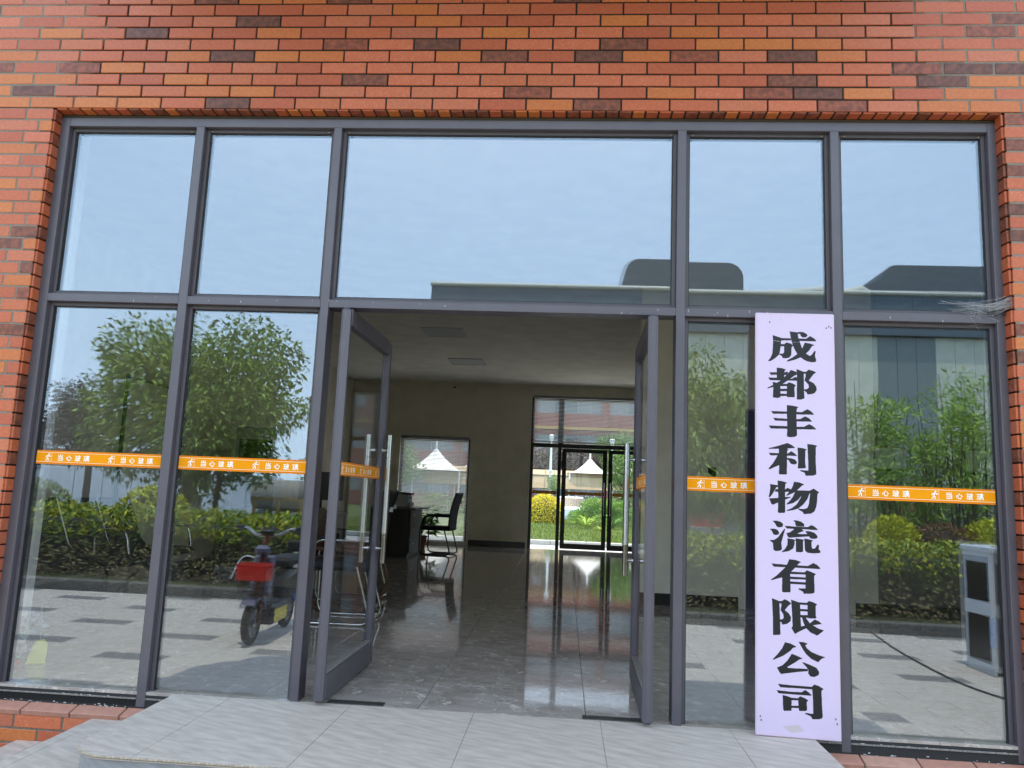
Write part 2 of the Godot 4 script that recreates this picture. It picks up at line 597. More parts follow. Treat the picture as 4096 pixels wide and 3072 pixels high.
	ink(im, [158,1269, 229,1269, 229,1279, 158,1280])
	ink(im, [158,1291, 229,1291, 229,1302, 157,1302])
	# xian
	ink(im, [75,1372, 93,1378, 109,1383, 109,1393, 111,1459, 113,1531, 109,1534, 79,1537, 79,1461])
	ink(im, [107,1383, 120,1382, 133,1373, 148,1379, 163,1390, 148,1403, 133,1422, 152,1436, 161,1452, 159,1470, 143,1483, 121,1488, 118,1478, 109,1474, 109,1465, 122,1464, 128,1456, 126,1441, 114,1423, 118,1400, 117,1393, 109,1393])
	ink(im, [162,1373, 197,1383, 203,1387, 204,1450, 206,1490, 224,1485, 229,1497, 200,1512, 178,1526, 163,1500, 168,1491, 166,1435])
	ink(im, [197,1383, 233,1383, 243,1374, 260,1378, 280,1387, 273,1395, 273,1439, 276,1448, 268,1451, 243,1452, 236,1449, 236,1393, 201,1393])
	ink(im, [202,1412, 237,1412, 237,1422, 202,1422])
	ink(im, [202,1439, 240,1438, 240,1450, 202,1450])
	ink(im, [246,1474, 268,1455, 286,1462, 300,1473, 262,1481, 253,1482])
	ink(im, [210,1449, 227,1449, 246,1474, 262,1483, 285,1495, 309,1501, 300,1509, 285,1521, 278,1526, 248,1514, 229,1497, 218,1475])
	# gong
	ink(im, [133,1565, 158,1569, 185,1582, 168,1588, 158,1601, 125,1625, 82,1646, 77,1644, 100,1619, 120,1593])
	ink(im, [194,1559, 216,1559, 236,1565, 224,1572, 231,1585, 251,1600, 281,1611, 313,1619, 296,1627, 281,1643, 251,1631, 228,1612, 213,1591, 203,1573])
	ink(im, [163,1614, 186,1621, 213,1632, 198,1636, 178,1651, 143,1673, 145,1677, 235,1676, 235,1685, 188,1692, 115,1706, 108,1700, 96,1679, 120,1668, 143,1646])
	ink(im, [209,1649, 215,1648, 245,1657, 273,1668, 285,1686, 282,1699, 262,1709, 245,1707, 236,1695, 237,1679, 225,1664])
	# si
	ink(im, [100,1750, 162,1752, 251,1752, 262,1741, 282,1746, 304,1758, 294,1766, 295,1821, 298,1876, 294,1885, 278,1890, 252,1891, 246,1880, 218,1870, 221,1867, 256,1868, 256,1812, 253,1763, 200,1763, 111,1764])
	ink(im, [94,1778, 155,1780, 205,1779, 222,1768, 237,1777, 251,1789, 245,1791, 175,1791, 103,1791])
	ink(im, [121,1797, 139,1800, 161,1806, 160,1862, 127,1865, 123,1859])
	ink(im, [157,1806, 193,1806, 193,1815, 157,1817])
	ink(im, [189,1806, 199,1797, 219,1803, 235,1812, 228,1820, 229,1854, 221,1859, 194,1860, 192,1849])
	ink(im, [157,1840, 194,1839, 194,1848, 157,1850])
	# cracks through the paint
	var white := srgb(0.5, 0.46, 0.5)
	for q in [[84, 140, 118, 144], [150, 143, 212, 148], [0, 1022, 84, 1030], [190, 1034, 224, 1037]]:
		var a := Vector2(q[0], q[1])
		var b := Vector2(q[2], q[3])
		for k in 9:
			var t := k / 9.0
			var p := a.lerp(b, t) + Vector2(0, rng.randf_range(-2, 2))
			fill_poly(im, [p, p + Vector2(5, 0.5), p + Vector2(5, 1.8), p + Vector2(0, 1.4)], white)
	return ImageTexture.create_from_image(im)


# ---------------------------------------------------------------- plants
# leaves spread through egg-shaped clumps; clumps are [centre, radii]
func clump_leaves(b: Mb, clumps: Array, count: int, size: float, wide: float, cols: Array, hollow := 0.35, droop := 0.3, up := 0.25) -> void:
	var total := 0.0
	for q in clumps:
		total += q[1].x * q[1].y + q[1].y * q[1].z
	for q in clumps:
		var m: Vector3 = q[0]
		var r: Vector3 = q[1]
		var k := int(count * (r.x * r.y + r.y * r.z) / total)
		var tone := rng.randf()
		for i in k:
			var d := Vector3(rng.randfn(), rng.randfn(), rng.randfn()).normalized()
			var t := hollow + (1.0 - hollow) * pow(rng.randf(), 0.5)
			var p := m + d * r * t
			var along := (d + Vector3(rng.randfn(), rng.randfn() - droop * 2.0, rng.randfn()) * 0.75).normalized()
			var face := (d * 0.5 + Vector3(rng.randfn(), rng.randfn() + up * 3.0, rng.randfn()) * 0.5).normalized()
			if absf(along.dot(face)) > 0.97:
				face = face + Vector3(0.3, 0.1, 0.2)
			var col: Color = cols[rng.randi() % cols.size()].lerp(cols[0], tone * 0.5)
			col = col * rng.randf_range(0.75, 1.2)
			col.a = 1.0
			var l := size * rng.randf_range(0.65, 1.25)
			b.leaf(p, along, face, l, l * wide, col)


func clumps_in(m: Vector3, r: Vector3, count: int, low: float, high: float, squash := 0.8) -> Array:
	var out := []
	for i in count:
		var d := Vector3(rng.randfn(), rng.randfn(), rng.randfn()).normalized() * pow(rng.randf(), 0.4)
		var s := rng.randf_range(low, high)
		out.append([m + d * (r - Vector3.ONE * s * 0.5), Vector3(s, s * squash, s)])
	return out


func limb_set(trunk: Mb, base: Vector3, top: Vector3, r: float, clumps: Array, every := 2) -> void:
	var mid := base.lerp(top, 0.5) + Vector3(rng.randfn() * 0.06, 0, rng.randfn() * 0.06)
	trunk.tube([base, base.lerp(mid, 0.5), mid, top], [r * 1.25, r, r * 0.85, r * 0.5], 9)
	for i in range(0, clumps.size(), every):
		var e: Vector3 = clumps[i][0]
		var s := base.lerp(top, rng.randf_range(0.5, 0.95))
		var k := s.lerp(e, 0.5) + Vector3(0, 0.12, 0)
		trunk.tube([s, k, e], [r * 0.42, r * 0.28, r * 0.1], 6)


func tree(called: String, label: String, base: Vector3, fork: Vector3, crown_at: Vector3, crown_r: Vector3, clump_count: int, low: float, high: float, leaves: int, size: float, wide: float, cols: Array, r: float, bark: Material, painted := 0.0, group := "", droop := 0.3) -> Node3D:
	var o := thing(called, label, "tree", base, 0.0, group)
	var clumps := clumps_in(crown_at - base, crown_r, clump_count, low, high)
	var t := Mb.new()
	limb_set(t, Vector3.ZERO, fork - base, r, clumps)
	part("trunk", t.done(), bark, o)
	var b := Mb.new()
	clump_leaves(b, clumps, leaves, size, wide, cols, 0.3, droop)
	stuff(part("crown", b.done(), mats.leaf, o))
	if painted > 0.0:
		turned("painted_band", [Vector2(r * 1.3, -0.1), Vector2(r * 1.3, painted * 0.3), Vector2(r * 1.12, painted), Vector2(r * 0.5, painted + 0.003)], mats.limewash, o, Vector3.ZERO, 12)
	return o


func ball_bush(called: String, label: String, at: Vector3, r: Vector3, leaves: int, size: float, cols: Array, group := "", core_mat: Material = null) -> Node3D:
	var o := thing(called, label, "bush", at, 0.0, group)
	var b := Mb.new()
	clump_leaves(b, [[Vector3(0, r.y * 0.55, 0), r]], leaves, size, 0.55, cols, 0.8, 0.0, 0.4)
	stuff(part("foliage", b.done(), mats.leaf, o))
	var core := SphereMesh.new()
	core.radius = 1.0
	core.height = 2.0
	core.radial_segments = 16
	core.rings = 10
	var c := part("twigs", core, core_mat if core_mat else mats.twig, o, Vector3(0, r.y * 0.55, 0))
	c.scale = r * 0.8
	return o


# ---------------------------------------------------------------- bricks
func brick_mats() -> Array:
	var tones := [
		[0.53, 0.122, 0.04], [0.47, 0.10, 0.033], [0.55, 0.148, 0.06], [0.53, 0.134, 0.044], [0.56, 0.15, 0.03],
		[0.58, 0.165, 0.03], [0.21, 0.064, 0.03], [0.29, 0.078, 0.032], [0.37, 0.088, 0.034], [0.48, 0.126, 0.055]]
	var out := []
	for i in tones.size():
		var t: Array = tones[i]
		var m := plain(t[0], t[1], t[2], 0.5)
		tri_tex(m, tex.brick_dark if i in [6, 7, 8] else tex.brick, 4.0)
		relief(m, tex.grit, 0.22)
		out.append(m)
	var fl := plain(1, 1, 1, 0.45)
	tri_tex(fl, tex.fleck, 2.6)
	relief(fl, tex.grit, 0.3)
	out.append(fl)
	return out


func brick_tone() -> int:
	var r := rng.randf()
	for k in [[0.22, 0], [0.38, 1], [0.52, 2], [0.62, 3], [0.72, 4], [0.80, 5], [0.86, 6], [0.92, 7], [0.97, 8]]:
		if r < k[0]:
			return k[1]
	return 9


# lays courses between x0 and x1, the first joint of even and odd courses given; bricks that the photo shows become parts
func lay(parent: Node3D, x0: float, x1: float, y0: float, courses: int, even: float, odd: float, z: float, show: Callable, budget: int, course := 0.0684) -> void:
	var rest := Mb.new()
	var used := 0
	for k in courses:
		var y := y0 + k * course
		var j: float = (even if k % 2 == 0 else odd)
		var first: float = j - ceil((j - x0) / 0.2485) * 0.2485
		var x: float = first
		while x < x1:
			var a := maxf(x + 0.0045, x0)
			var b := minf(x + 0.2485 - 0.0045, x1)
			x += 0.2485
			if b - a < 0.02:
				continue
			var lo := Vector3(a, y + 0.0045, z - 0.05)
			var hi := Vector3(b, y + course - 0.0045, z + rng.randf_range(-0.0012, 0.0012))
			var tone := brick_tone()
			if rng.randf() < 0.05 + 0.5 * smoothstep(1.3, 0.3, absf(a + 0.3)) * smoothstep(0.28, 0.1, absf(y - 3.25)):
				tone = 10
			if used < budget and show.call((lo + hi) / 2.0):
				used += 1
				var w := snappedf(b - a, 0.001)
				var o := part("brick", cbox(Vector3(w, course - 0.009, 0.05), 0.0025), mats.bricks[tone], parent, Vector3((a + b) / 2.0, (lo.y + hi.y) / 2.0, hi.z - 0.025))
				o.rotation = Vector3(rng.randfn() * 0.004, rng.randfn() * 0.002, rng.randfn() * 0.0025)
			else:
				rest.box((lo + hi) / 2.0, hi - lo, 0.0, mats.bricks[tone % 10].albedo_color.srgb_to_linear())
	if rest.v.size():
		stuff(part("brick_field", rest.done(), mats.brick_rest, parent))


func mortar_sheet(parent: Node3D, x0: float, x1: float, y0: float, y1: float, z: float) -> void:
	var f := FastNoiseLite.new()
	f.seed = 21
	f.frequency = 1.3
	var b := Mb.new()
	var nx := maxi(1, int((x1 - x0) / 0.06))
	var ny := maxi(1, int((y1 - y0) / 0.06))
	# joints are filled and pale towards both ends of the facade, raked and dark between
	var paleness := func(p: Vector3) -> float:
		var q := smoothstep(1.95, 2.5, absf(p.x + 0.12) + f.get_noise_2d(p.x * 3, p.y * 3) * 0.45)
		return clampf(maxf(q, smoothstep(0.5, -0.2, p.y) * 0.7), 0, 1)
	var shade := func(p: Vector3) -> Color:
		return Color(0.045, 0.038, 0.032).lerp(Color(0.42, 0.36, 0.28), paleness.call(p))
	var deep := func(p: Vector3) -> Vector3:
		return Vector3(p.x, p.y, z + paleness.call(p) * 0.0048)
	for i in nx:
		for j in ny:
			var p := Vector3(lerpf(x0, x1, float(i) / nx), lerpf(y0, y1, float(j) / ny), z)
			var q := Vector3(lerpf(x0, x1, float(i + 1) / nx), lerpf(y0, y1, float(j + 1) / ny), z)
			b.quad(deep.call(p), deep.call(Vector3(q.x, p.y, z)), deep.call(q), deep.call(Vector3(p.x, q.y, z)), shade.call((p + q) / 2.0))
	# the wall's own thickness behind the joints
	b.box(Vector3((x0 + x1) / 2, (y0 + y1) / 2, z - 0.13), Vector3(x1 - x0, y1 - y0, 0.255), 0.0, Color(0.06, 0.05, 0.045))
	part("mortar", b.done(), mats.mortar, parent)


func facade() -> void:
	var zf := 0.06
	# above the opening
	var wall := thing("brick_wall", "red and brown brick wall running above the whole glazed entrance", "wall")
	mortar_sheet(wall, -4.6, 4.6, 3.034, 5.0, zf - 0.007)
	lay(wall, -4.6, 4.6, 3.03, 28, 0.097, 0.2265, zf, func(p): return p.y < 3.73 and absf(p.x + 0.1) < 2.93, 300)
	# bricks on edge under the lintel
	var soffit := thing("brick_soffit", "row of brick ends under the wall above the shopfront", "lintel")
	for i in 73:
		var x := -2.485 + 0.0683 * i
		var o := part("brick", cbox(Vector3(0.058, 0.03, 0.062), 0.002), mats.bricks[[1, 8, 7, 1, 4, 8][rng.randi() % 6]], soffit, Vector3(x + 0.03, 3.0415, 0.021))
		o.rotation.z = rng.randfn() * 0.006
	bx("mortar", Vector3(-2.49, 3.033, -0.02), Vector3(2.49, 3.0335, 0.05), mats.mortar_dark, soffit)
	# piers
	for s in [-1.0, 1.0]:
		var side := "left" if s < 0 else "right"
		var pier := thing("brick_pier", "red brick pier at the %s of the shopfront, %s" % [side, "pale joints and a metal plaque" if s < 0 else "with a cobweb at its edge"], "wall", Vector3.ZERO, 0.0, "brick piers")
		var a := 2.497
		var x0 := a if s > 0 else -4.6
		var x1 := 4.6 if s > 0 else -a
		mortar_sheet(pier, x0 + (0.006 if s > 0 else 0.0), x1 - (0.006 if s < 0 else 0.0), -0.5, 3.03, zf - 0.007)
		lay(pier, x0, x1, 3.03 - 0.0672 * 52, 52, (-2.571 if s < 0 else 2.62), (-2.65 if s < 0 else 2.745), zf, func(p): return absf(p.x) < 3.0 and p.y > -0.45, 200, 0.0672)
		for k in 47:
			var y := 3.03 - 0.0672 * (k + 0.5)
			part("brick", cbox(Vector3(0.012, 0.059, 0.056), 0.002), mats.bricks[[0, 1, 8, 7, 9][rng.randi() % 5]], pier, Vector3(s * 2.4915, y, 0.024))
	# below the sills
	for s in [-1.0, 1.0]:
		var low := thing("brick_plinth", "low brick plinth under the %s window pane beside the entrance steps" % ("leftmost" if s < 0 else "rightmost"), "wall", Vector3.ZERO, 0.0, "plinths under the windows")
		var x0 := -2.497 if s < 0 else 1.5
		var x1 := -1.5 if s < 0 else 2.497
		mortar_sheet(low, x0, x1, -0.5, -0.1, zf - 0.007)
		lay(low, x0, x1, -0.12 - 0.0672 * 6, 6, (-2.155 if s < 0 else 1.752), (-2.033 if s < 0 else 1.875), zf, func(_p): return true, 60, 0.0672)
		var x := x0
		while x < x1 - 0.01:
			var e := minf(x + 0.2445, x1)
			var o := part("sill_brick", cbox(Vector3(snappedf(e - x, 0.001), 0.028, 0.085), 0.003), mats.sill_brick[rng.randi() % 2], low, Vector3((x + e) / 2, -0.1, 0.024))
			o.rotation.x = 0.28
			x += 0.2505
	# building shell: roof edge, side returns and the plaque
	var plaque := thing("wall_plaque", "brushed metal plaque on the left brick pier at the picture's edge", "plaque")
	bx("plate", Vector3(-3.05, 1.62, 0.064), Vector3(-2.73, 1.98, 0.078), mats.steel, plaque, 0.003)
	bx("back_board", Vector3(-3.02, 1.65, 0.058), Vector3(-2.76, 1.95, 0.066), mats.black, plaque)


# ---------------------------------------------------------------- shopfront
func glass_pane(called: String, lo: Vector3, hi: Vector3, parent: Node, lean := Vector2.ZERO) -> MeshInstance3D:
	var b := Mb.new()
	b.box(Vector3.ZERO, hi - lo)
	# texture coordinates in metres from a place of its own on the sheet
	var off := Vector2(rng.randf(), rng.randf())
	for i in b.uv.size():
		b.uv[i] = Vector2(b.v[i].x + b.v[i].z, b.v[i].y) * 0.4 + off
	var o := part(called, b.done(), mats.glass, parent, (lo + hi) / 2.0)
	o.rotation = Vector3(lean.x, lean.y, 0)
	return o


func tape(parent: Node, w: float, h: float, at: Vector3, unit := 0.344) -> MeshInstance3D:
	var b := Mb.new()
	b.box(Vector3.ZERO, Vector3(w, h, 0.0006))
	for i in b.uv.size():
		b.uv[i] = Vector2((b.v[i].x + w / 2) / unit, 0.5 - b.v[i].y / h)
		if absf(b.n[i].z) < 0.5:
			b.uv[i] = Vector2(0.01, 0.05)
	return part("warning_tape", b.done(), mats.tape, parent, at)


func shopfront() -> void:
	var f := thing("shopfront_frame", "dark grey aluminium shopfront frame holding nine large glass panes", "shopfront")
	var m: Material = mats.alu
	var verts := [[-1.707, -1.661], [-0.938, -0.895], [0.895, 0.940], [1.668, 1.711]]
	bx("jamb", Vector3(-2.487, -0.071, -0.1), Vector3(-2.436, 3.006, 0.0), m, f, 0.002)
	bx("jamb", Vector3(2.448, -0.071, -0.1), Vector3(2.487, 3.006, 0.0), m, f, 0.002)
	bx("head_rail", Vector3(-2.436, 2.957, -0.1), Vector3(2.448, 3.006, -0.001), m, f, 0.002)
	bx("head_gap", Vector3(-2.487, 3.006, -0.1), Vector3(2.487, 3.026, -0.012), mats.gap_shade_dirt, f)  # brown strip: shade and dirt under the brick put into its colour
	for i in 4:
		var q: Array = verts[i]
		var foot := -0.071 if i in [0, 3] else -0.001
		bx("mullion", Vector3(q[0], foot, -0.1), Vector3(q[1], 2.957, 0.001), m, f, 0.002)
	var gaps := [[-2.436, -1.707], [-1.661, -0.938], [-0.895, 0.895], [0.940, 1.668], [1.711, 2.448]]
	for i in 5:
		var a: float = gaps[i][0]
		var b: float = gaps[i][1]
		bx("transom", Vector3(a, 1.963, -0.1), Vector3(b, 2.006, -0.001), m, f, 0.002)
		if i != 2:
			bx("sill_rail", Vector3(a, -0.071, -0.1), Vector3(b, -0.036, -0.002), m, f, 0.002)
			bx("sill_cap", Vector3(a, -0.0358, -0.1), Vector3(b, -0.0285, 0.004), mats.alu_dusty, f, 0.001)
		for row in 2:
			if i == 2 and row == 0:
				continue
			var y0: float = 2.006 if row == 1 else -0.03
			var y1: float = 2.957 if row == 1 else 1.963
			var t := 0.019
			# glazing beads round the pane
			var bead := Mb.new()
			for e in [[a, a + t, y0, y1], [b - t, b, y0, y1], [a + t, b - t, y0, y0 + t], [a + t, b - t, y1 - t, y1]]:
				bead.box(Vector3((e[0] + e[1]) / 2, (e[2] + e[3]) / 2, -0.064), Vector3(e[1] - e[0], e[3] - e[2], 0.066), 0.002)
			part("glazing_bead", bead.done(), mats.alu_inner, f)
			var seal := Mb.new()
			for e in [[a + t, a + t + 0.005, y0 + t, y1 - t], [b - t - 0.005, b - t, y0 + t, y1 - t], [a + t, b - t, y0 + t, y0 + t + 0.005], [a + t, b - t, y1 - t - 0.005, y1 - t]]:
				seal.box(Vector3((e[0] + e[1]) / 2, (e[2] + e[3]) / 2, -0.05), Vector3(e[1] - e[0], e[3] - e[2], 0.02))
			part("seal", seal.done(), mats.black, f)
			if row == 0:
				# dusty silicone bead along the foot of the pane
				bx("silicone", Vector3(a + t + 0.005, y0 + t + 0.0005, -0.0445), Vector3(b - t - 0.005, y0 + t + 0.011, -0.036), mats.alu_dusty, f, 0.003)
			var lean := Vector2(rng.randfn() * 0.0009, rng.randfn() * 0.0012)
			var p := glass_pane("pane", Vector3(a + t - 0.006, y0 + t - 0.006, -0.056), Vector3(b - t + 0.006, y1 - t + 0.006, -0.046), f, lean)
			if row == 0:
				var l := a + t + 0.002
				var r := b - t - 0.002
				var hgt := [1.131, 1.131, 0, 1.128, 1.119]
				tape(p, r - l, 0.071, Vector3((l + r) / 2, hgt[i], -0.0452) - p.position)
			# dust and dried rain drops on the outer face
			var dust := Mb.new()
			var many := 26 if row == 0 else (40 if i < 2 else 120)
			for k in many:
				var low := rng.randf() < 0.8
				var q := Vector3(rng.randf_range(a + 0.03, b - 0.03), (y0 + 0.025 + absf(rng.randfn()) * 0.11) if low else rng.randf_range(y0 + 0.03, y1 - 0.03), -0.0457)
				if q.y > y1 - 0.03:
					continue
				dust.box(q, Vector3(rng.randf_range(0.0008, 0.0022), rng.randf_range(0.0008, 0.0028), 0.0004))
			stuff(part("dust_specks", dust.done(), mats.dust, p, -p.position))
	# screw caps at the corners of the upper row
	var caps := Mb.new()
	for g in gaps:
		for x in [g[0] + 0.035, g[1] - 0.035]:
			caps.lathe([Vector2(0.0055, 0), Vector2(0.004, -0.002), Vector2(0, -0.0025)], Vector3(x, 2.938, -0.02), 8)
	stuff(part("screw_cap", caps.done(), mats.brass_dull, f))
	# drips of dried mortar and bird lime along the sills
	var specks := Mb.new()
	for i in 60:
		var left := rng.randf() < 0.6
		var x := rng.randf_range(-2.4, -1.75) if left else rng.randf_range(1.75, 2.42)
		specks.box(Vector3(x, rng.randf_range(-0.078, -0.066) if rng.randf() < 0.7 else -0.028, 0.002), Vector3(rng.randf_range(0.002, 0.014), rng.randf_range(0.002, 0.006), 0.004), 0.001)
	for i in 26:
		var x := rng.randf_range(-2.4, 2.4)
		specks.box(Vector3(x, rng.randf_range(1.968, 2.0), -0.0004), Vector3(rng.randf_range(0.002, 0.004), rng.randf_range(0.003, 0.014), 0.002))
	stuff(part("mortar_specks", specks.done(), mats.limewash, f))


func door_leaf(label: String, hinge: Vector3, turn: float, near: float, far: float, side: float) -> void:
	var d := thing("glass_door", label, "door", hinge, turn, "double entrance doors")
	var t := 0.024
	var top := 1.953
	var m: Material = mats.alu
	bx("stile", Vector3(-t, 0.012, near - 0.05), Vector3(t, top, near), m, d, 0.014)
	bx("stile", Vector3(-t, 0.012, far), Vector3(t, top, far + 0.05), m, d, 0.012)
	bx("top_rail", Vector3(-t + 0.001, top - 0.085, far + 0.05), Vector3(t - 0.001, top - 0.001, near - 0.05), m, d, 0.002)
	bx("bottom_rail", Vector3(-t + 0.001, 0.013, far + 0.05), Vector3(t - 0.001, 0.135, near - 0.05), m, d, 0.002)
	bx("bottom_bead", Vector3(-t * 0.7, 0.135, far + 0.05), Vector3(t * 0.7, 0.147, near - 0.05), mats.alu_dusty, d, 0.002)
	var p := glass_pane("pane", Vector3(-0.006, 0.14, far + 0.045), Vector3(0.006, top - 0.08, near - 0.045), d)
	var tp := tape(p, near - far - 0.104, 0.071, Vector3(0.0068 * side, 1.132 - p.position.y, 0))
	tp.rotation.y = PI / 2
	for s in [-1.0, 1.0]:
		var x: float = s * 0.066
		var z := far + 0.085
		var h := bar("handle", [Vector3(x, 0.6, z), Vector3(x, 1.365, z)], 0.0165, mats.chrome, d, 16)
		bar("grip_sleeve", [Vector3(x, 0.775, z), Vector3(x, 1.215, z)], 0.0175, mats.steel, h, 16)
		for y in [0.685, 1.27]:
			bar("standoff", [Vector3(s * 0.02, y, z), Vector3(x, y, z)], 0.0095, mats.chrome, h, 10)
			bar("rosette", [Vector3(s * 0.0236, y, z), Vector3(s * 0.03, y, z)], 0.016, mats.chrome, h, 12)


func company_sign() -> void:
	# leans on the shopfront: foot on the landing, top against the transom
	var a := Vector3(1.262, 0.001, 0.072)
	var up := Vector3(0.019, 1.98, -0.05)
	var s := thing("company_sign", "tall white wooden company board with black Chinese characters leaning beside the door", "sign", a)
	var y := up.normalized()
	var z := Vector3(-0.04, 0, 1)
	z = (z - y * z.dot(y)).normalized()
	var x := y.cross(z)
	s.basis = Basis(x, y, z)
	var w := 0.376
	var h := 1.982
	var b := Mb.new()
	b.box(Vector3(w / 2, h / 2, 0), Vector3(w, h, 0.018), 0.005)
	for i in b.uv.size():
		b.uv[i] = Vector2(b.v[i].x / w, 1.0 - b.v[i].y / h)
		if b.n[i].z < 0.6:
			b.uv[i] = Vector2(0.02 + 0.03 * fposmod(b.v[i].y, 1.0), 0.02 + 0.9 * b.v[i].y / h * 0.02)
	part("board", b.done(), mats.sign, s)
	bx("batten", Vector3(0.04, 0.35, -0.022), Vector3(w - 0.04, 0.4, -0.0095), mats.wood, s, 0.002)
	bx("batten", Vector3(0.04, 1.5, -0.022), Vector3(w - 0.04, 1.55, -0.0095), mats.wood, s, 0.002)


func cobweb() -> void:
	var w := thing("cobweb", "wispy white cobweb across the upper right corner of the transom", "cobweb", Vector3(2.40, 2.01, 0.01))
	var b := Mb.new()
	for i in 26:
		var t := rng.randf()
		var a := Vector3(0.085 + rng.randfn() * 0.012, 0.02 + t * 0.06 + rng.randfn() * 0.01, 0.045)
		var e := Vector3(-0.02 - rng.randf() * 0.2, 0.0 + rng.randf() * 0.07, -0.03)
		var m := a.lerp(e, 0.45) + Vector3(0, -0.025 - rng.randf() * 0.03, 0.01)
		var pts := []
		for k in 7:
			var u := k / 6.0
			pts.append(a.lerp(m, u).lerp(m.lerp(e, u), u) + Vector3(rng.randfn(), rng.randfn(), rng.randfn()) * 0.0012)
		b.tube(pts, rng.randf_range(0.0002, 0.0007), 3, false)
	for i in 14:
		var a := Vector3(rng.randf_range(-0.1, 0.08), rng.randf_range(-0.02, 0.05), 0.0)
		b.tube([a, a + Vector3(rng.randfn() * 0.03, rng.randfn() * 0.03, 0.01), a + Vector3(rng.randfn() * 0.06, rng.randfn() * 0.04, 0.0)], 0.0005, 3, false)
	stuff(part("threads", b.done(), mats.web, w))
	var d := Mb.new()
	for i in 30:
		d.box(Vector3(rng.randf_range(-0.02, 0.09), rng.randf_range(-0.012, 0.012), 0.002), Vector3(0.008, 0.002, 0.004) * rng.randf_range(0.5, 1.4), 0.0, Color.WHITE, Basis.from_euler(Vector3(0, rng.randf() * 3, rng.randf() * 3)))
	stuff(part("caught_dust", d.done(), mats.twig, w))


# ---------------------------------------------------------------- steps and ground in front
func round_rect(x0: float, x1: float, d: float, r: float) -> PackedVector2Array:
	var p := PackedVector2Array([Vector2(x0, 0), Vector2(x0, -(d - r))])
	for k in range(1, 9):
		var a := PI / 2 * k / 8.0
		p.append(Vector2(x0 + r - r * cos(a), -(d - r) - r * sin(a)))
	for k in 9:
		var a := PI / 2 * k / 8.0
		p.append(Vector2(x1 - r + r * sin(a), -(d - r) - r * cos(a)))
	p.append(Vector2(x1, 0))
	return p


func steps() -> void:
	var flat := Transform3D(Basis(Vector3.RIGHT, -PI / 2), Vector3.ZERO)
	var levels := [[-1.515, 1.525, 0.868, 0.0, 0.17], [-1.885, 1.9, 1.24, -0.12, 0.22], [-2.25, 2.28, 1.61, -0.24, 0.26]]
	for i in 3:
		var q: Array = levels[i]
		var s := setting("landing" if i == 0 else "step")
		s.position = Vector3(0, q[3], 0.001)
		var o := round_rect(q[0], q[1], q[2], q[4])
		var core := Mb.new()
		core.prism(Geometry2D.offset_polygon(o, -0.006)[0], -0.121, -0.014, Color.WHITE, flat)
		part("riser", core.done(), mats.slate_side, s)
		# stone tiles on top
		var n := 0
		for gx in range(-5, 5):
			for gz in range(-1, 4):
				var off := 0.2985 if gz % 2 != 0 else 0.0
				var x := -0.035 + 0.597 * gx + off * (0.0 if i == 0 else 1.0)
				var z := 0.245 + 0.597 * gz
				var cell := PackedVector2Array([Vector2(x + 0.0015, -(z + 0.0015)), Vector2(x + 0.5955, -(z + 0.0015)), Vector2(x + 0.5955, -(z + 0.5955)), Vector2(x + 0.0015, -(z + 0.5955))])
				for piece in Geometry2D.intersect_polygons(cell, o):
					if piece.size() < 3:
						continue
					var b := Mb.new()
					b.prism(piece, -0.016, rng.randf_range(-0.0008, 0.0), Color.WHITE, flat)
					part("paving_tile", b.done(), mats.slate[n % 3], s)
					n += 1
		var grout := Mb.new()
		grout.prism(Geometry2D.offset_polygon(o, -0.003)[0], -0.013, -0.0025, Color.WHITE, flat)
		part("grout", grout.done(), mats.grout, s)
		var edge := []
		for p in o:
			edge.append(Vector3(p.x, -0.006, -p.y))
		var strip := Mb.new()
		strip.tube(edge.slice(1, edge.size() - 1), 0.0055, 6)
		part("nosing", strip.done(), mats.nosing, s)


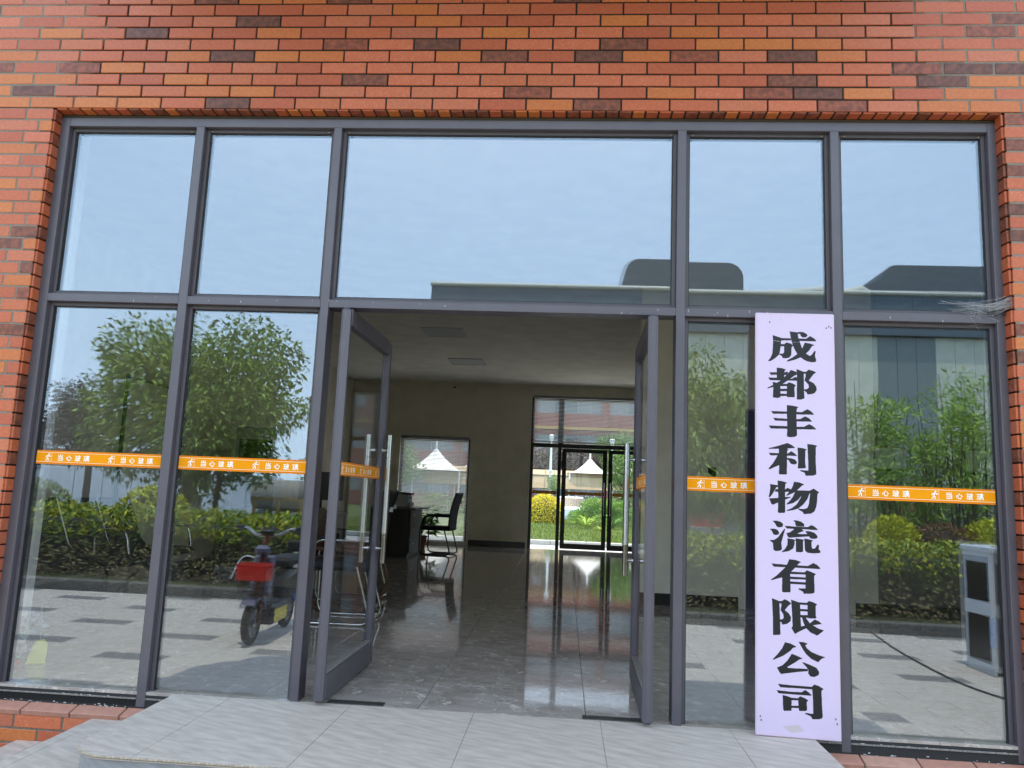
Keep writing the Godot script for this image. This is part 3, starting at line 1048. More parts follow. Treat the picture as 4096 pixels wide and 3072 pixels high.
func yard() -> void:
	var g := Mb.new()
	g.quad(Vector3(-300, -0.40, 500), Vector3(300, -0.40, 500), Vector3(300, -0.40, -400), Vector3(-300, -0.40, -400))
	flat_setting("ground", g.done(), mats.earth)
	# paving stones, laid in rows of half bond with darker ones among them
	var pv := setting("pavement")
	bx("bed", Vector3(-14, -0.39, 0.0), Vector3(14, -0.366, 5.46), mats.joint, pv)
	var rest := Mb.new()
	var used := 0
	var row := 0
	var z := 0.055
	while z < 5.45:
		var x := -14.0 + (0.274 if row % 2 else 0.0)
		var col := 0
		while x < 13.6:
			var dark := (row % 2 == 1 and posmod(col * 2 + row * 3, 10) in [0, 1]) if false else (posmod(col + row, 4) == 0 and row % 2 == 1 and rng.randf() < 0.9)
			var d := minf(0.228, 5.455 - z)
			var lo := Vector3(x + 0.002, -0.392, z + 0.002)
			var hi := Vector3(x + 0.546, -0.36 + rng.randf_range(-0.001, 0.001), z + d - 0.002)
			var reach := 2.6 + z * 0.75
			if used < 300 and z > 1.1 and d > 0.2 and absf(x + 0.2) < reach and not (absf(x) < 0.9 and z > 0):
				used += 1
				part("paving_stone", cbox(Vector3(0.544, 0.031, snappedf(d - 0.004, 0.001)), 0.002), mats.paver_dark if dark else mats.paver[rng.randi() % 3], pv, (lo + hi) / 2.0)
			else:
				rest.box((lo + hi) / 2.0, hi - lo, 0.0, (Color(0.17, 0.165, 0.16) if dark else Color(0.46, 0.42, 0.375) * rng.randf_range(0.93, 1.06)))
			x += 0.548
			col += 1
		z += 0.228
		row += 1
	stuff(part("paving_field", rest.done(), mats.paver_rest, pv))
	# kerb
	var kb := setting("kerb")
	for i in 28:
		part("kerb_stone", cbox(Vector3(0.994, 0.17, 0.13), 0.012), mats.kerb[i % 2], kb, Vector3(-13.5 + i, -0.315, 5.53))
	# planting bed and lawn behind
	var lawn := Mb.new()
	lawn.quad(Vector3(-60, -0.24, 60), Vector3(60, -0.24, 60), Vector3(60, -0.24, 5.59), Vector3(-60, -0.24, 5.59))
	flat_setting("planting_bed", lawn.done(), mats.soil)
	# black hose lying across the paving
	var hose := thing("hose", "thin black cable lying in a curve across the grey paving", "cable", Vector3(0, -0.352, 0))
	bar("cable", bent([Vector3(3.9, 0, 5.4), Vector3(3.74, 0, 4.4), Vector3(3.66, 0, 3.2), Vector3(3.7, 0, 2.65), Vector3(4.1, 0, 1.6)], 0.5), 0.008, mats.black, hose, 6)


func canopy() -> void:
	var c := thing("entrance_canopy", "flat canopy with rounded corners above the entrance, out of view overhead", "canopy", Vector3(0, 4.02, 0.06))
	var flat := Transform3D(Basis(Vector3.RIGHT, -PI / 2), Vector3.ZERO)
	var b := Mb.new()
	b.prism(round_rect(-2.2, 2.1, 1.33, 0.85), 0.0, 0.24, Color.WHITE, flat)
	part("slab", b.done(), mats.canopy, c)
	var t := Mb.new()
	var e := []
	for p in round_rect(-2.215, 2.115, 1.345, 0.85):
		e.append(Vector3(p.x, 0.12, -p.y))
	t.tube(e, 0.03, 6)
	part("edge_trim", t.done(), mats.alu, c)


# ---------------------------------------------------------------- lobby
const BACK := -11.85

func lobby() -> void:
	var fl := setting("lobby_floor")
	bx("screed", Vector3(-5.6, -0.3, -11.95), Vector3(6.2, -0.014, -0.002), mats.joint_dark, fl)
	var t := 0.805
	for i in range(-7, 8):
		for k in 15:
			var x0 := maxf(-0.308 + t * i, -5.6)
			var x1 := minf(-0.308 + t * (i + 1), 6.2)
			var z1 := -0.52 - t * (k - 1)
			var z0 := maxf(z1 - t, -11.9)
			z1 = minf(z1, -0.001)
			if x1 - x0 < 0.05 or z1 - z0 < 0.05:
				continue
			var o := part("floor_tile", cbox(Vector3(snappedf(x1 - x0 - 0.0022, 0.0001), 0.015, snappedf(z1 - z0 - 0.0022, 0.0001)), 0.0012), mats.marble[(i * 3 + k * 5 + 40) % 4], fl, Vector3((x0 + x1) / 2, -0.0075 - 0.0004, (z0 + z1) / 2))
			o.rotation.x = rng.randfn() * 0.0004
			o.rotation.z = rng.randfn() * 0.0004
	# floor springs of the doors
	for s in [-1.0, 1.0]:
		var x: float = s * 0.62
		bx("floor_spring_cover", Vector3(x - 0.14, -0.002, -0.075), Vector3(x + 0.14, 0.0025, -0.012), mats.cover, fl, 0.001)
	var sh := setting("lobby_wall")
	var w: Material = mats.paint
	# side walls and the wall beside the shopfront
	bx("side_wall", Vector3(-4.25, -0.3, BACK + 0.001), Vector3(-4.1, 3.299, -0.201), w, sh)
	bx("side_wall", Vector3(3.9, 0.0, BACK + 0.001), Vector3(4.0, 3.299, -4.451), w, sh)  # unseen wall added to make the lobby smaller and brighter
	bx("side_wall", Vector3(6.2, -0.3, -12.1), Vector3(6.35, 3.5, -0.2), w, sh)
	bx("front_wall", Vector3(-5.6, -0.3, -0.2), Vector3(-2.5, 3.3, -0.195), w, sh)
	bx("front_wall", Vector3(2.5, -0.3, -0.2), Vector3(6.2, 3.3, -0.195), w, sh)
	bx("front_wall", Vector3(-2.5, 3.03, -0.2), Vector3(2.5, 3.3, -0.195), w, sh)
	bx("outer_wall", Vector3(-5.75, -0.5, -0.194), Vector3(-4.6, 5.0, 0.05), mats.paint_out, sh)
	bx("outer_wall", Vector3(4.6, -0.5, -0.194), Vector3(6.35, 5.0, 0.05), mats.paint_out, sh)
	# back wall round its window and door
	for q in [[-5.6, -3.05, -0.3, 3.5], [-3.05, -1.6, 2.13, 3.5], [-3.05, -1.6, -0.3, -0.02], [-1.6, -0.36, -0.3, 3.5], [-0.36, 2.78, 3.06, 3.5], [-0.36, 2.78, -0.3, -0.02], [2.78, 6.2, -0.3, 3.5]]:
		bx("back_wall", Vector3(q[0], q[2], -12.1), Vector3(q[1], q[3], BACK), w, sh)
	bx("ceiling", Vector3(-5.75, 3.3, -12.1), Vector3(6.35, 3.75, -0.194), mats.ceiling, sh)
	bx("parapet", Vector3(-5.75, 3.75, -12.1), Vector3(-5.5, 5.0, -0.3), mats.paint_out, sh)
	for q in [[-5.6, -3.1], [-1.55, -0.4], [2.82, 6.2]]:
		bx("skirting", Vector3(q[0], 0.0, BACK), Vector3(q[1], 0.11, BACK + 0.014), mats.skirting, sh, 0.002)
	bx("skirting", Vector3(-4.1, 0.0, BACK + 0.014), Vector3(-4.088, 0.11, -0.202), mats.skirting, sh, 0.002)
	# partition at the right with a dark doorway in it
	var pt := thing("partition_wall", "cream interior partition wall with black skirting behind the right panes", "wall")
	bx("wall", Vector3(1.13, 0.0, -4.45), Vector3(2.2, 3.3, -4.25), mats.paint_light, pt)
	bx("wall", Vector3(2.2, 2.02, -4.45), Vector3(3.2, 3.3, -4.25), mats.paint_light, pt)
	bx("wall", Vector3(3.2, 0.0, -4.45), Vector3(3.5, 3.3, -4.25), mats.paint_light, pt)
	bx("wall", Vector3(3.5, 0.0, -4.46), Vector3(6.2, 3.3, -4.252), mats.paint_dark, pt)  # stretch coloured darker so the hedge reflected before it keeps contrast
	bx("skirting", Vector3(1.13, 0.0, -4.25), Vector3(2.13, 0.115, -4.236), mats.skirting, pt, 0.002)
	bx("skirting", Vector3(3.27, 0.0, -4.25), Vector3(6.2, 0.115, -4.236), mats.skirting, pt, 0.002)
	bx("door_casing", Vector3(2.13, 0.0, -4.25), Vector3(2.2, 2.08, -4.228), mats.paint_light, pt, 0.003)
	bx("door_casing", Vector3(3.2, 0.0, -4.25), Vector3(3.27, 2.08, -4.228), mats.paint_light, pt, 0.003)
	bx("inner_room_wall", Vector3(1.95, 0.0, -6.6), Vector3(3.7, 3.3, -6.5), mats.black, pt)  # room walls coloured black to stand for the darkness beyond the doorway
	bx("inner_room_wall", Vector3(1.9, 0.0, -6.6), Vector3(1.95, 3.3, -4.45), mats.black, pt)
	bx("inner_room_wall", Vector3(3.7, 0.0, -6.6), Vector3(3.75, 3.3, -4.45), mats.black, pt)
	var sw := thing("wall_control", "small black control panel on the partition above the orange tape", "thermostat", Vector3(1.865, 1.345, -4.25))
	bx("body", Vector3(-0.04, -0.055, 0.0005), Vector3(0.04, 0.055, 0.02), mats.black, sw, 0.004)
	bx("screen", Vector3(-0.03, 0.0, 0.02), Vector3(0.03, 0.045, 0.0215), mats.screen, sw)
	for k in 2:
		var x: float = [3.49, 4.375][k]
		var wide: float = [0.275, 0.26][k]
		var b := thing("wall_box", "grey wall box with a key slot, %s" % ["the nearer to the white company board" if k == 0 else "close to the right brick pier"], "dispenser", Vector3(x, 1.445, -4.25), 0.0, "boxes on the partition")
		bx("body", Vector3(0, 0, 0.0005), Vector3(wide, 0.215, 0.11), mats.box_grey, b, 0.012)
		bx("backing", Vector3(-0.012, -0.012, 0.0004), Vector3(wide + 0.006, 0.222, 0.03), mats.black, b, 0.004)
		bx("slot", Vector3(wide * 0.55, 0.06, 0.11), Vector3(wide * 0.55 + 0.012, 0.12, 0.1115), mats.black, b)
		bx("lip", Vector3(0.03, -0.006, 0.02), Vector3(wide - 0.03, 0.004, 0.112), mats.black, b, 0.002)
		var leaf := thing("cloth", "folded brown cloth lying on the %s grey wall box" % ["left" if k == 0 else "right"], "cloth", Vector3(x + 0.05, 1.6605, -4.2), 0.0, "cloths on the wall boxes")
		var cb := Mb.new()
		cb.prism(PackedVector2Array([Vector2(0, 0), Vector2(0.14, 0), Vector2(0.13, 0.012), Vector2(0.06, 0.03), Vector2(0.01, 0.024)]), -0.03, 0.04)
		part("cloth_fold", cb.done(), mats.rust, leaf)
	# ceiling lights, switched off
	for q in [[-1.42, -6.85], [-1.40, -9.25]]:
		var c := thing("ceiling_light", "square unlit ceiling panel light %s" % ["nearer to the entrance doors" if q[1] > -8 else "nearer to the back wall"], "ceiling light", Vector3(q[0], 3.3, q[1]), 0.0, "ceiling lights")
		var fr := Mb.new()
		for e in [[-0.3, -0.285, -0.3, 0.3], [0.285, 0.3, -0.3, 0.3], [-0.285, 0.285, -0.3, -0.285], [-0.285, 0.285, 0.285, 0.3]]:
			fr.box(Vector3((e[0] + e[1]) / 2, -0.006, (e[2] + e[3]) / 2), Vector3(e[1] - e[0], 0.012, e[3] - e[2]), 0.002)
		part("frame", fr.done(), mats.lamp_frame, c)
		bx("diffuser", Vector3(-0.285, -0.007, -0.285), Vector3(0.285, -0.001, 0.285), mats.diffuser, c)
	var cam := thing("ceiling_sensor", "small dark sensor on the back wall close to the ceiling", "sensor", Vector3(-1.98, 3.2, BACK))
	turned("dome", [Vector2(0.035, 0), Vector2(0.03, -0.02), Vector2(0.0, -0.032)], mats.black, cam, Vector3(0, 0, 0.06), 12)
	bx("bracket", Vector3(-0.02, 0, 0.0005), Vector3(0.02, 0.03, 0.06), mats.paint_light, cam, 0.003)


func blind(label: String, x0: float, x1: float, y0: float, y1: float, z: float, tilt: float) -> void:
	var b := thing("venetian_blind", label, "blind", Vector3(x0, y0, z), 0.0, "venetian blinds at the back")
	var w := x1 - x0
	var h := y1 - y0
	bx("head_rail", Vector3(0, h - 0.045, -0.02), Vector3(w, h, 0.03), mats.rail_grey, b, 0.004)
	bx("bottom_rail", Vector3(0.005, 0.0, -0.012), Vector3(w - 0.005, 0.018, 0.018), mats.slat, b, 0.004)
	var s := Mb.new()
	var y := 0.035
	while y < h - 0.05:
		s.box(Vector3(w / 2, y, 0.004), Vector3(w - 0.012, 0.0012, 0.025), 0.0, Color.WHITE, Basis(Vector3.RIGHT, tilt + rng.randfn() * 0.03))
		y += 0.027
	stuff(part("slats", s.done(), mats.slat, b))
	for x in [0.12, w / 2, w - 0.12]:
		bar("ladder_cord", [Vector3(x, 0.01, 0.018), Vector3(x, h - 0.04, 0.018)], 0.0012, mats.slat, b, 4)
	bar("tilt_wand", [Vector3(w * 0.5 + 0.0, h - 0.05, 0.03), Vector3(w * 0.5 + 0.005, h * 0.03, 0.032)], 0.003, mats.acrylic, b, 6)


func rear_openings() -> void:
	var m: Material = mats.frame_black
	# window on the left of the back wall
	var wn := thing("rear_window", "full height rear window in dark frame behind a lowered white blind", "window")
	bx("frame", Vector3(-3.05, -0.02, -12.0), Vector3(-2.99, 2.13, -11.92), m, wn, 0.003)
	bx("frame", Vector3(-1.66, -0.02, -12.0), Vector3(-1.6, 2.13, -11.92), m, wn, 0.003)
	bx("frame", Vector3(-2.99, 2.07, -12.0), Vector3(-1.66, 2.13, -11.92), m, wn, 0.003)
	bx("sill", Vector3(-3.05, -0.019, -11.92), Vector3(-1.6, 0.06, -11.85), mats.sill_white, wn, 0.003)
	bx("pane", Vector3(-2.99, -0.015, -11.965), Vector3(-1.66, 2.07, -11.957), mats.clear_glass, wn)
	blind("white slatted blind lowered over the left rear window behind the office chair", -3.03, -1.615, 0.06, 2.165, -11.83, -0.55)
	# glazed rear doors
	var d := thing("rear_door_frame", "black framed glazed rear entrance opening onto the sunny garden", "door frame")
	bx("jamb", Vector3(-0.36, -0.02, -12.0), Vector3(-0.30, 3.06, -11.9), m, d, 0.003)
	bx("jamb", Vector3(2.72, -0.02, -12.0), Vector3(2.78, 3.06, -11.9), m, d, 0.003)
	bx("head", Vector3(-0.30, 3.0, -12.0), Vector3(2.72, 3.06, -11.9), m, d, 0.003)
	bx("transom", Vector3(-0.30, 2.03, -12.0), Vector3(2.72, 2.115, -11.9), m, d, 0.003)
	for x in [[0.20, 0.27], [2.17, 2.24]]:
		bx("post", Vector3(x[0], -0.02, -11.999), Vector3(x[1], 2.03, -11.901), m, d, 0.003)
		bx("post", Vector3(x[0] - 0.01, 2.115, -11.999), Vector3(x[1] + 0.03, 3.0, -11.901), m, d, 0.003)
	for q in [[-0.30, 0.20, 0.0, 2.03], [2.24, 2.72, 0.0, 2.03], [-0.30, 0.19, 2.115, 3.0], [0.30, 2.16, 2.115, 3.0], [2.27, 2.72, 2.115, 3.0]]:
		bx("pane", Vector3(q[0], q[2], -11.955), Vector3(q[1], q[3], -11.947), mats.clear_glass, d)
	tape(d, 0.49, 0.065, Vector3(-0.05, 1.12, -11.944), 0.3)
	for s in 2:
		var x0: float = [0.29, 1.228][s]
		var x1: float = [1.2, 2.15][s]
		var leaf := thing("rear_door", "black framed glass rear door leaf with pull handle, %s" % ["left of the pair" if s == 0 else "half hidden by the open right entrance door"], "door", Vector3(x0, 0, -11.95), 0.0, "rear doors")
		var w := x1 - x0
		var y0 := 0.012
		bx("stile", Vector3(0, y0, -0.025), Vector3(0.085, 2.015, 0.025), m, leaf, 0.003)
		bx("stile", Vector3(w - 0.085, y0, -0.025), Vector3(w, 2.015, 0.025), m, leaf, 0.003)
		bx("top_rail", Vector3(0.085, 1.94, -0.025), Vector3(w - 0.085, 2.015, 0.025), m, leaf, 0.003)
		bx("bottom_rail", Vector3(0.085, y0, -0.025), Vector3(w - 0.085, 0.12, 0.025), m, leaf, 0.003)
		bx("pane", Vector3(0.08, 0.115, -0.004), Vector3(w - 0.08, 1.945, 0.004), mats.clear_glass, leaf)
		tape(leaf, w - 0.18, 0.065, Vector3(w / 2, 1.12, 0.0065), 0.3)
		var hx := w - 0.045 if s == 0 else 0.045
		bar("handle", bent([Vector3(hx, 0.7, 0.025), Vector3(hx, 0.7, 0.06), Vector3(hx, 1.35, 0.06), Vector3(hx, 1.35, 0.025)], 0.03), 0.012, mats.chrome, leaf, 8)
	blind("white slatted blind over the transom lights above the rear doors", -0.33, 2.74, 2.125, 3.075, -11.82, -0.3)
	# pull chain of the upper blind
	var ch := thing("blind_cord", "grey pull cord with a white toggle hanging beside the rear door", "cord", Vector3(-0.39, 0.95, -11.835))
	bar("cord", [Vector3(0, 0.05, 0), Vector3(0.01, 2.0, 0)], 0.002, mats.rail_grey, ch, 5)
	turned("toggle", [Vector2(0, -0.03), Vector2(0.012, -0.025), Vector2(0.015, 0.03), Vector2(0.005, 0.05)], mats.slat, ch, Vector3.ZERO, 8)


func office_chair(called: String, label: String, at: Vector3, turn: float, metal: Material, category := "chair", group := "") -> Node3D:
	var c := thing(called, label, category, at, turn, group)
	# seat faces -x here: the back stands at +x
	for s in [-1.0, 1.0]:
		var z: float = s * 0.25
		bar("sled_frame", bent([Vector3(0.14, 0.44, z), Vector3(0.27, 0.012, z), Vector3(-0.27, 0.012, z), Vector3(-0.27, 0.42, z), Vector3(-0.2, 0.635, z), Vector3(0.22, 0.635, z)], 0.09, 5), 0.0125, metal, c, 8)
		bx("armrest", Vector3(-0.17, 0.642, z - 0.025), Vector3(0.2, 0.668, z + 0.025), mats.black, c, 0.008)
	bar("cross_bar", [Vector3(0.25, 0.03, -0.25), Vector3(0.25, 0.03, 0.25)], 0.011, metal, c, 8)
	bx("seat", Vector3(-0.27, 0.40, -0.235), Vector3(0.24, 0.47, 0.235), mats.seat_black, c, 0.028)
	var b := Mb.new()
	var pts := []
	for k in 9:
		var t := k / 8.0
		pts.append(Vector3(0.215 + 0.10 * t - 0.03 * sin(t * PI), 0.42 + 0.60 * t, 0))
	for k in 8:
		var p: Vector3 = pts[k]
		var q: Vector3 = pts[k + 1]
		var d := (q - p).normalized()
		var nrm := Vector3(d.y, -d.x, 0) * 0.012
		for sgn in [-1.0, 1.0]:
			var e: Vector3 = nrm * sgn
			if sgn > 0:
				b.quad(p + e + Vector3(0, 0, 0.22), p + e + Vector3(0, 0, -0.22), q + e + Vector3(0, 0, -0.22), q + e + Vector3(0, 0, 0.22))
			else:
				b.quad(p + e + Vector3(0, 0, -0.22), p + e + Vector3(0, 0, 0.22), q + e + Vector3(0, 0, 0.22), q + e + Vector3(0, 0, -0.22))
		for z in [-0.22, 0.22]:
			b.quad(p + nrm + Vector3(0, 0, z), p - nrm + Vector3(0, 0, z), q - nrm + Vector3(0, 0, z), q + nrm + Vector3(0, 0, z))
	part("backrest", b.done(), mats.mesh_black, c)
	for z in [-0.225, 0.225]:
		var e := []
		for p in pts:
			e.append(p + Vector3(0, 0, z))
		bar("back_frame", e, 0.014, mats.black, c, 7)
	bar("top_rail", [pts[8] + Vector3(0, 0, -0.225), pts[8] + Vector3(0, 0, 0.225)], 0.014, mats.black, c, 7)
	bx("label_tag", Vector3(0.288, 0.86, -0.22), Vector3(0.3, 0.885, -0.236), mats.slat, c)
	return c


func furniture() -> void:
	office_chair("office_chair", "black mesh chair with bowed tube legs in front of the rear window blind", Vector3(-1.72, 0, -9.25), -0.12, mats.tube_black)
	# printer stand
	var cab := thing("side_cabinet", "dark office side cabinet carrying the printer beside the potted plant", "cabinet", Vector3(-2.6, 0, -8.45))
	bx("body", Vector3(-0.25, 0.03, -1.05), Vector3(0.52, 0.735, 0.05), mats.dark_wood, cab, 0.006)
	bx("top", Vector3(-0.28, 0.735, -1.12), Vector3(0.62, 0.765, 0.08), mats.desk_top, cab, 0.006)
	bx("plinth", Vector3(-0.22, 0.0, -1.02), Vector3(0.5, 0.03, 0.02), mats.black, cab)
	for k in 3:
		bx("drawer_front", Vector3(0.521, 0.06 + 0.225 * k, -0.5), Vector3(0.535, 0.27 + 0.225 * k, 0.02), mats.dark_wood, cab, 0.003)
		bx("drawer_pull", Vector3(0.535, 0.19 + 0.225 * k, -0.3), Vector3(0.55, 0.2 + 0.225 * k, -0.16), mats.steel, cab, 0.002)
	var pr := thing("printer", "grey and white laser printer standing on the dark side cabinet", "printer", Vector3(-2.35, 0.765, -8.7))
	bx("body", Vector3(-0.24, 0.0, -0.2), Vector3(0.2, 0.22, 0.19), mats.printer, pr, 0.02)
	bx("paper_lid", Vector3(-0.2, 0.22, -0.16), Vector3(0.13, 0.245, 0.12), mats.printer_dark, pr, 0.008)
	bx("control_panel", Vector3(0.1, 0.205, -0.1), Vector3(0.25, 0.235, 0.19), mats.printer_dark, pr, 0.006)
	bx("paper_tray", Vector3(0.2, 0.02, -0.17), Vector3(0.235, 0.09, 0.16), mats.printer, pr, 0.008)
	bx("exit_slot", Vector3(0.2, 0.14, -0.14), Vector3(0.203, 0.17, 0.13), mats.black, pr)
	bx("side_grip", Vector3(-0.1, 0.11, 0.19), Vector3(0.04, 0.125, 0.1925), mats.printer_dark, pr)
	# potted plant
	var pl := thing("potted_plant", "leafy green houseplant in a terracotta pot beside the rear window", "plant", Vector3(-2.28, 0, -10.55))
	turned("pot", [Vector2(0.0, 0.0), Vector2(0.085, 0.0), Vector2(0.12, 0.2), Vector2(0.13, 0.2), Vector2(0.13, 0.225), Vector2(0.11, 0.225), Vector2(0.105, 0.2), Vector2(0.0, 0.2)], mats.terracotta, pl, Vector3.ZERO, 18)
	var st := Mb.new()
	var lv := Mb.new()
	for i in 26:
		var a := rng.randf() * TAU
		var reach := rng.randf_range(0.08, 0.36)
		var h := rng.randf_range(0.35, 0.78)
		var top := Vector3(cos(a) * reach, h, sin(a) * reach)
		st.tube([Vector3(0, 0.2, 0), Vector3(cos(a) * reach * 0.3, h * 0.7, sin(a) * reach * 0.3), top], [0.006, 0.004, 0.003], 5)
		for k in 9:
			var p: Vector3 = Vector3(cos(a) * reach * 0.3, h * 0.7, sin(a) * reach * 0.3).lerp(top, rng.randf_range(0.1, 1.0))
			var al := Vector3(cos(a) + rng.randfn() * 0.8, rng.randfn() * 0.4 - 0.35, sin(a) + rng.randfn() * 0.8).normalized()
			lv.leaf(p, al, (Vector3.UP + Vector3(rng.randfn(), 0, rng.randfn()) * 0.3).normalized(), rng.randf_range(0.1, 0.19), rng.randf_range(0.05, 0.08), Color(0.16, 0.36, 0.04) * rng.randf_range(0.7, 1.3))
	part("stems", st.done(), mats.twig, pl)
	stuff(part("leaves", lv.done(), mats.leaf, pl))
	# desk with monitor, left of the open door
	var dk := thing("office_desk", "black office desk in the dim lobby left of the open door", "desk", Vector3(-2.9, 0, -5.2))
	bx("top", Vector3(-0.75, 0.72, -0.4), Vector3(0.62, 0.755, 0.35), mats.desk_top, dk, 0.006)
	bx("side_panel", Vector3(0.56, 0.0, -0.38), Vector3(0.6, 0.72, 0.33), mats.dark_wood, dk, 0.004)
	bx("side_panel", Vector3(-0.73, 0.0, -0.38), Vector3(-0.69, 0.72, 0.33), mats.dark_wood, dk, 0.004)
	bx("modesty_panel", Vector3(-0.69, 0.1, 0.28), Vector3(0.56, 0.72, 0.3), mats.dark_wood, dk)
	var mo := thing("monitor", "black computer monitor standing on the office desk", "monitor", Vector3(-2.52, 0.755, -5.2), 0.5)
	bx("foot", Vector3(-0.1, 0, -0.08), Vector3(0.1, 0.012, 0.08), mats.black, mo, 0.004)
	bx("neck", Vector3(-0.02, 0.012, -0.02), Vector3(0.02, 0.2, 0.01), mats.black, mo, 0.004)
	bx("screen", Vector3(-0.26, 0.13, 0.01), Vector3(0.26, 0.46, 0.035), mats.screen, mo, 0.006)
	# visitor chairs seen through the left door leaf
	office_chair("visitor_chair", "black chair on a chrome sled frame, nearer to the left door leaf", Vector3(-1.36, 0, -2.35), 0.05, mats.chrome, "chair", "chrome framed visitor chairs")
	office_chair("visitor_chair", "black chair on a chrome sled frame, farther back behind the left door leaf", Vector3(-1.6, 0, -3.5), -0.06, mats.chrome, "chair", "chrome framed visitor chairs")
	var bg := thing("wooden_chair_arm", "brown bentwood chair whose curved arm shows beside the left door handle", "chair", Vector3(-1.5, 0, -2.95))
	for z in [-0.22, 0.22]:
		bar("bent_frame", bent([Vector3(-0.32, 0.75, z), Vector3(-0.25, 0.012, z), Vector3(0.2, 0.012, z), Vector3(0.32, 0.22, z), Vector3(0.2, 0.5, z), Vector3(-0.28, 0.52, z)], 0.12, 5), 0.016, mats.wood, bg, 8)
	bx("seat", Vector3(-0.28, 0.4, -0.21), Vector3(0.2, 0.44, 0.21), mats.wood, bg, 0.012)
	bx("backrest", Vector3(-0.34, 0.5, -0.21), Vector3(-0.31, 0.85, 0.21), mats.wood, bg, 0.01)
	# waiting bench along the left side
	var wb := thing("waiting_bench", "row of black waiting seats with chrome edges seen through the left panes", "bench", Vector3(-3.35, 0, 0))
	bx("beam", Vector3(-0.04, 0.3, -3.2), Vector3(0.04, 0.36, -1.0), mats.black, wb, 0.004)
	for k in 4:
		var z0 := -1.1 - 0.53 * k
		var z1 := z0 - 0.5
		var prof := bent([Vector3(-0.36, 0.86, 0), Vector3(-0.18, 0.42, 0), Vector3(0.27, 0.44, 0), Vector3(0.33, 0.40, 0)], 0.12, 5)
		var sh := Mb.new()
		for i in prof.size() - 1:
			var p: Vector3 = prof[i]
			var q: Vector3 = prof[i + 1]
			var dd := (q - p).normalized()
			var nn := Vector3(-dd.y, dd.x, 0) * 0.012
			sh.quad(p + nn + Vector3(0, 0, z0), q + nn + Vector3(0, 0, z0), q + nn + Vector3(0, 0, z1), p + nn + Vector3(0, 0, z1))
			sh.quad(p - nn + Vector3(0, 0, z1), q - nn + Vector3(0, 0, z1), q - nn + Vector3(0, 0, z0), p - nn + Vector3(0, 0, z0))
		var seat := part("seat", sh.done(), mats.seat_black, wb)
		for z in [z0 + 0.005, z1 - 0.005]:
			var e := []
			for p in prof:
				e.append(p + Vector3(0, 0, z))
			bar("chrome_edge", e, 0.011, mats.chrome, seat, 6)
	for z in [-2.17, -3.2]:
		bar("armrest", bent([Vector3(0.0, 0.34, z), Vector3(-0.02, 0.62, z), Vector3(0.24, 0.64, z), Vector3(0.28, 0.45, z)], 0.08, 4), 0.014, mats.chrome, wb, 6)
	for z in [-1.25, -2.95]:
		bar("leg", bent([Vector3(-0.25, 0.015, z), Vector3(0.0, 0.3, z), Vector3(0.25, 0.015, z)], 0.05), 0.02, mats.chrome, wb, 6)
	# water cooler at the right
	var wc := thing("water_cooler", "grey floor standing water cooler with two dark bays behind the right pane", "water cooler", Vector3(3.3, 0, -1.72), 0.28)
	bx("body", Vector3(-0.16, 0.03, -0.17), Vector3(0.16, 0.82, 0.15), mats.cooler, wc, 0.018)
	bx("top_cap", Vector3(-0.165, 0.82, -0.175), Vector3(0.165, 0.85, 0.165), mats.cooler_top, wc, 0.012)
	bx("front_frame", Vector3(-0.155, 0.04, 0.15), Vector3(0.155, 0.815, 0.162), mats.cooler_top, wc, 0.006)
	bx("upper_bay", Vector3(-0.12, 0.47, 0.1625), Vector3(0.12, 0.76, 0.166), mats.bay, wc, 0.003)
	bx("lower_door", Vector3(-0.12, 0.09, 0.1625), Vector3(0.12, 0.38, 0.166), mats.bay, wc, 0.003)
	for x in [-0.05, 0.05]:
		bar("tap", [Vector3(x, 0.7, 0.166), Vector3(x, 0.7, 0.2), Vector3(x, 0.66, 0.2)], 0.01, mats.steel, wc, 6)
	bx("side_bay", Vector3(-0.162, 0.47, -0.12), Vector3(-0.1605, 0.76, 0.1), mats.bay, wc, 0.0005)
	bx("side_bay", Vector3(-0.162, 0.09, -0.12), Vector3(-0.1605, 0.38, 0.1), mats.bay, wc, 0.0005)
	bx("foot_rail", Vector3(-0.14, 0.0, -0.15), Vector3(0.14, 0.03, 0.13), mats.black, wc)
	var bt := thing("water_bottle", "blue water bottle held in the lower front of the water cooler", "bottle", Vector3(3.2, 0.19, -1.49))
	turned("bottle_body", [Vector2(0, 0), Vector2(0.07, 0), Vector2(0.075, 0.02), Vector2(0.075, 0.08), Vector2(0.07, 0.09), Vector2(0.075, 0.1), Vector2(0.075, 0.17), Vector2(0.035, 0.2), Vector2(0.02, 0.205), Vector2(0.02, 0.22), Vector2(0, 0.22)], mats.blue_plastic, bt, Vector3.ZERO, 20)
	# pale post and cleaning things at the far left
	var po := thing("pipe_casing", "pale vertical pipe casing inside the leftmost pane", "pipe", Vector3(-2.69, 0.0, -0.5))
	bx("casing", Vector3(-0.025, 0.05, -0.03), Vector3(0.025, 3.29, 0.04), mats.sill_white, po, 0.01)
	bx("base", Vector3(-0.04, 0.0, -0.05), Vector3(0.04, 0.05, 0.05), mats.sill_white, po, 0.006)
	var du := thing("dustpan", "yellow green plastic dustpan standing on the floor by the leftmost pane", "dustpan", Vector3(-2.53, 0.0, -0.42), 0.4)
	var dp := Mb.new()
	dp.prism(PackedVector2Array([Vector2(-0.05, 0), Vector2(0.045, 0), Vector2(0.04, 0.11), Vector2(0.02, 0.13), Vector2(-0.015, 0.125), Vector2(-0.035, 0.07)]), -0.01, 0.01, Color.WHITE, Transform3D(Basis(Vector3.RIGHT, -0.3), Vector3.ZERO))
	part("scoop", dp.done(), mats.lime_plastic, du)
	bar("handle", [Vector3(0, 0.12, -0.04), Vector3(-0.03, 0.3, -0.12)], 0.006, mats.alu_dusty, du, 6)
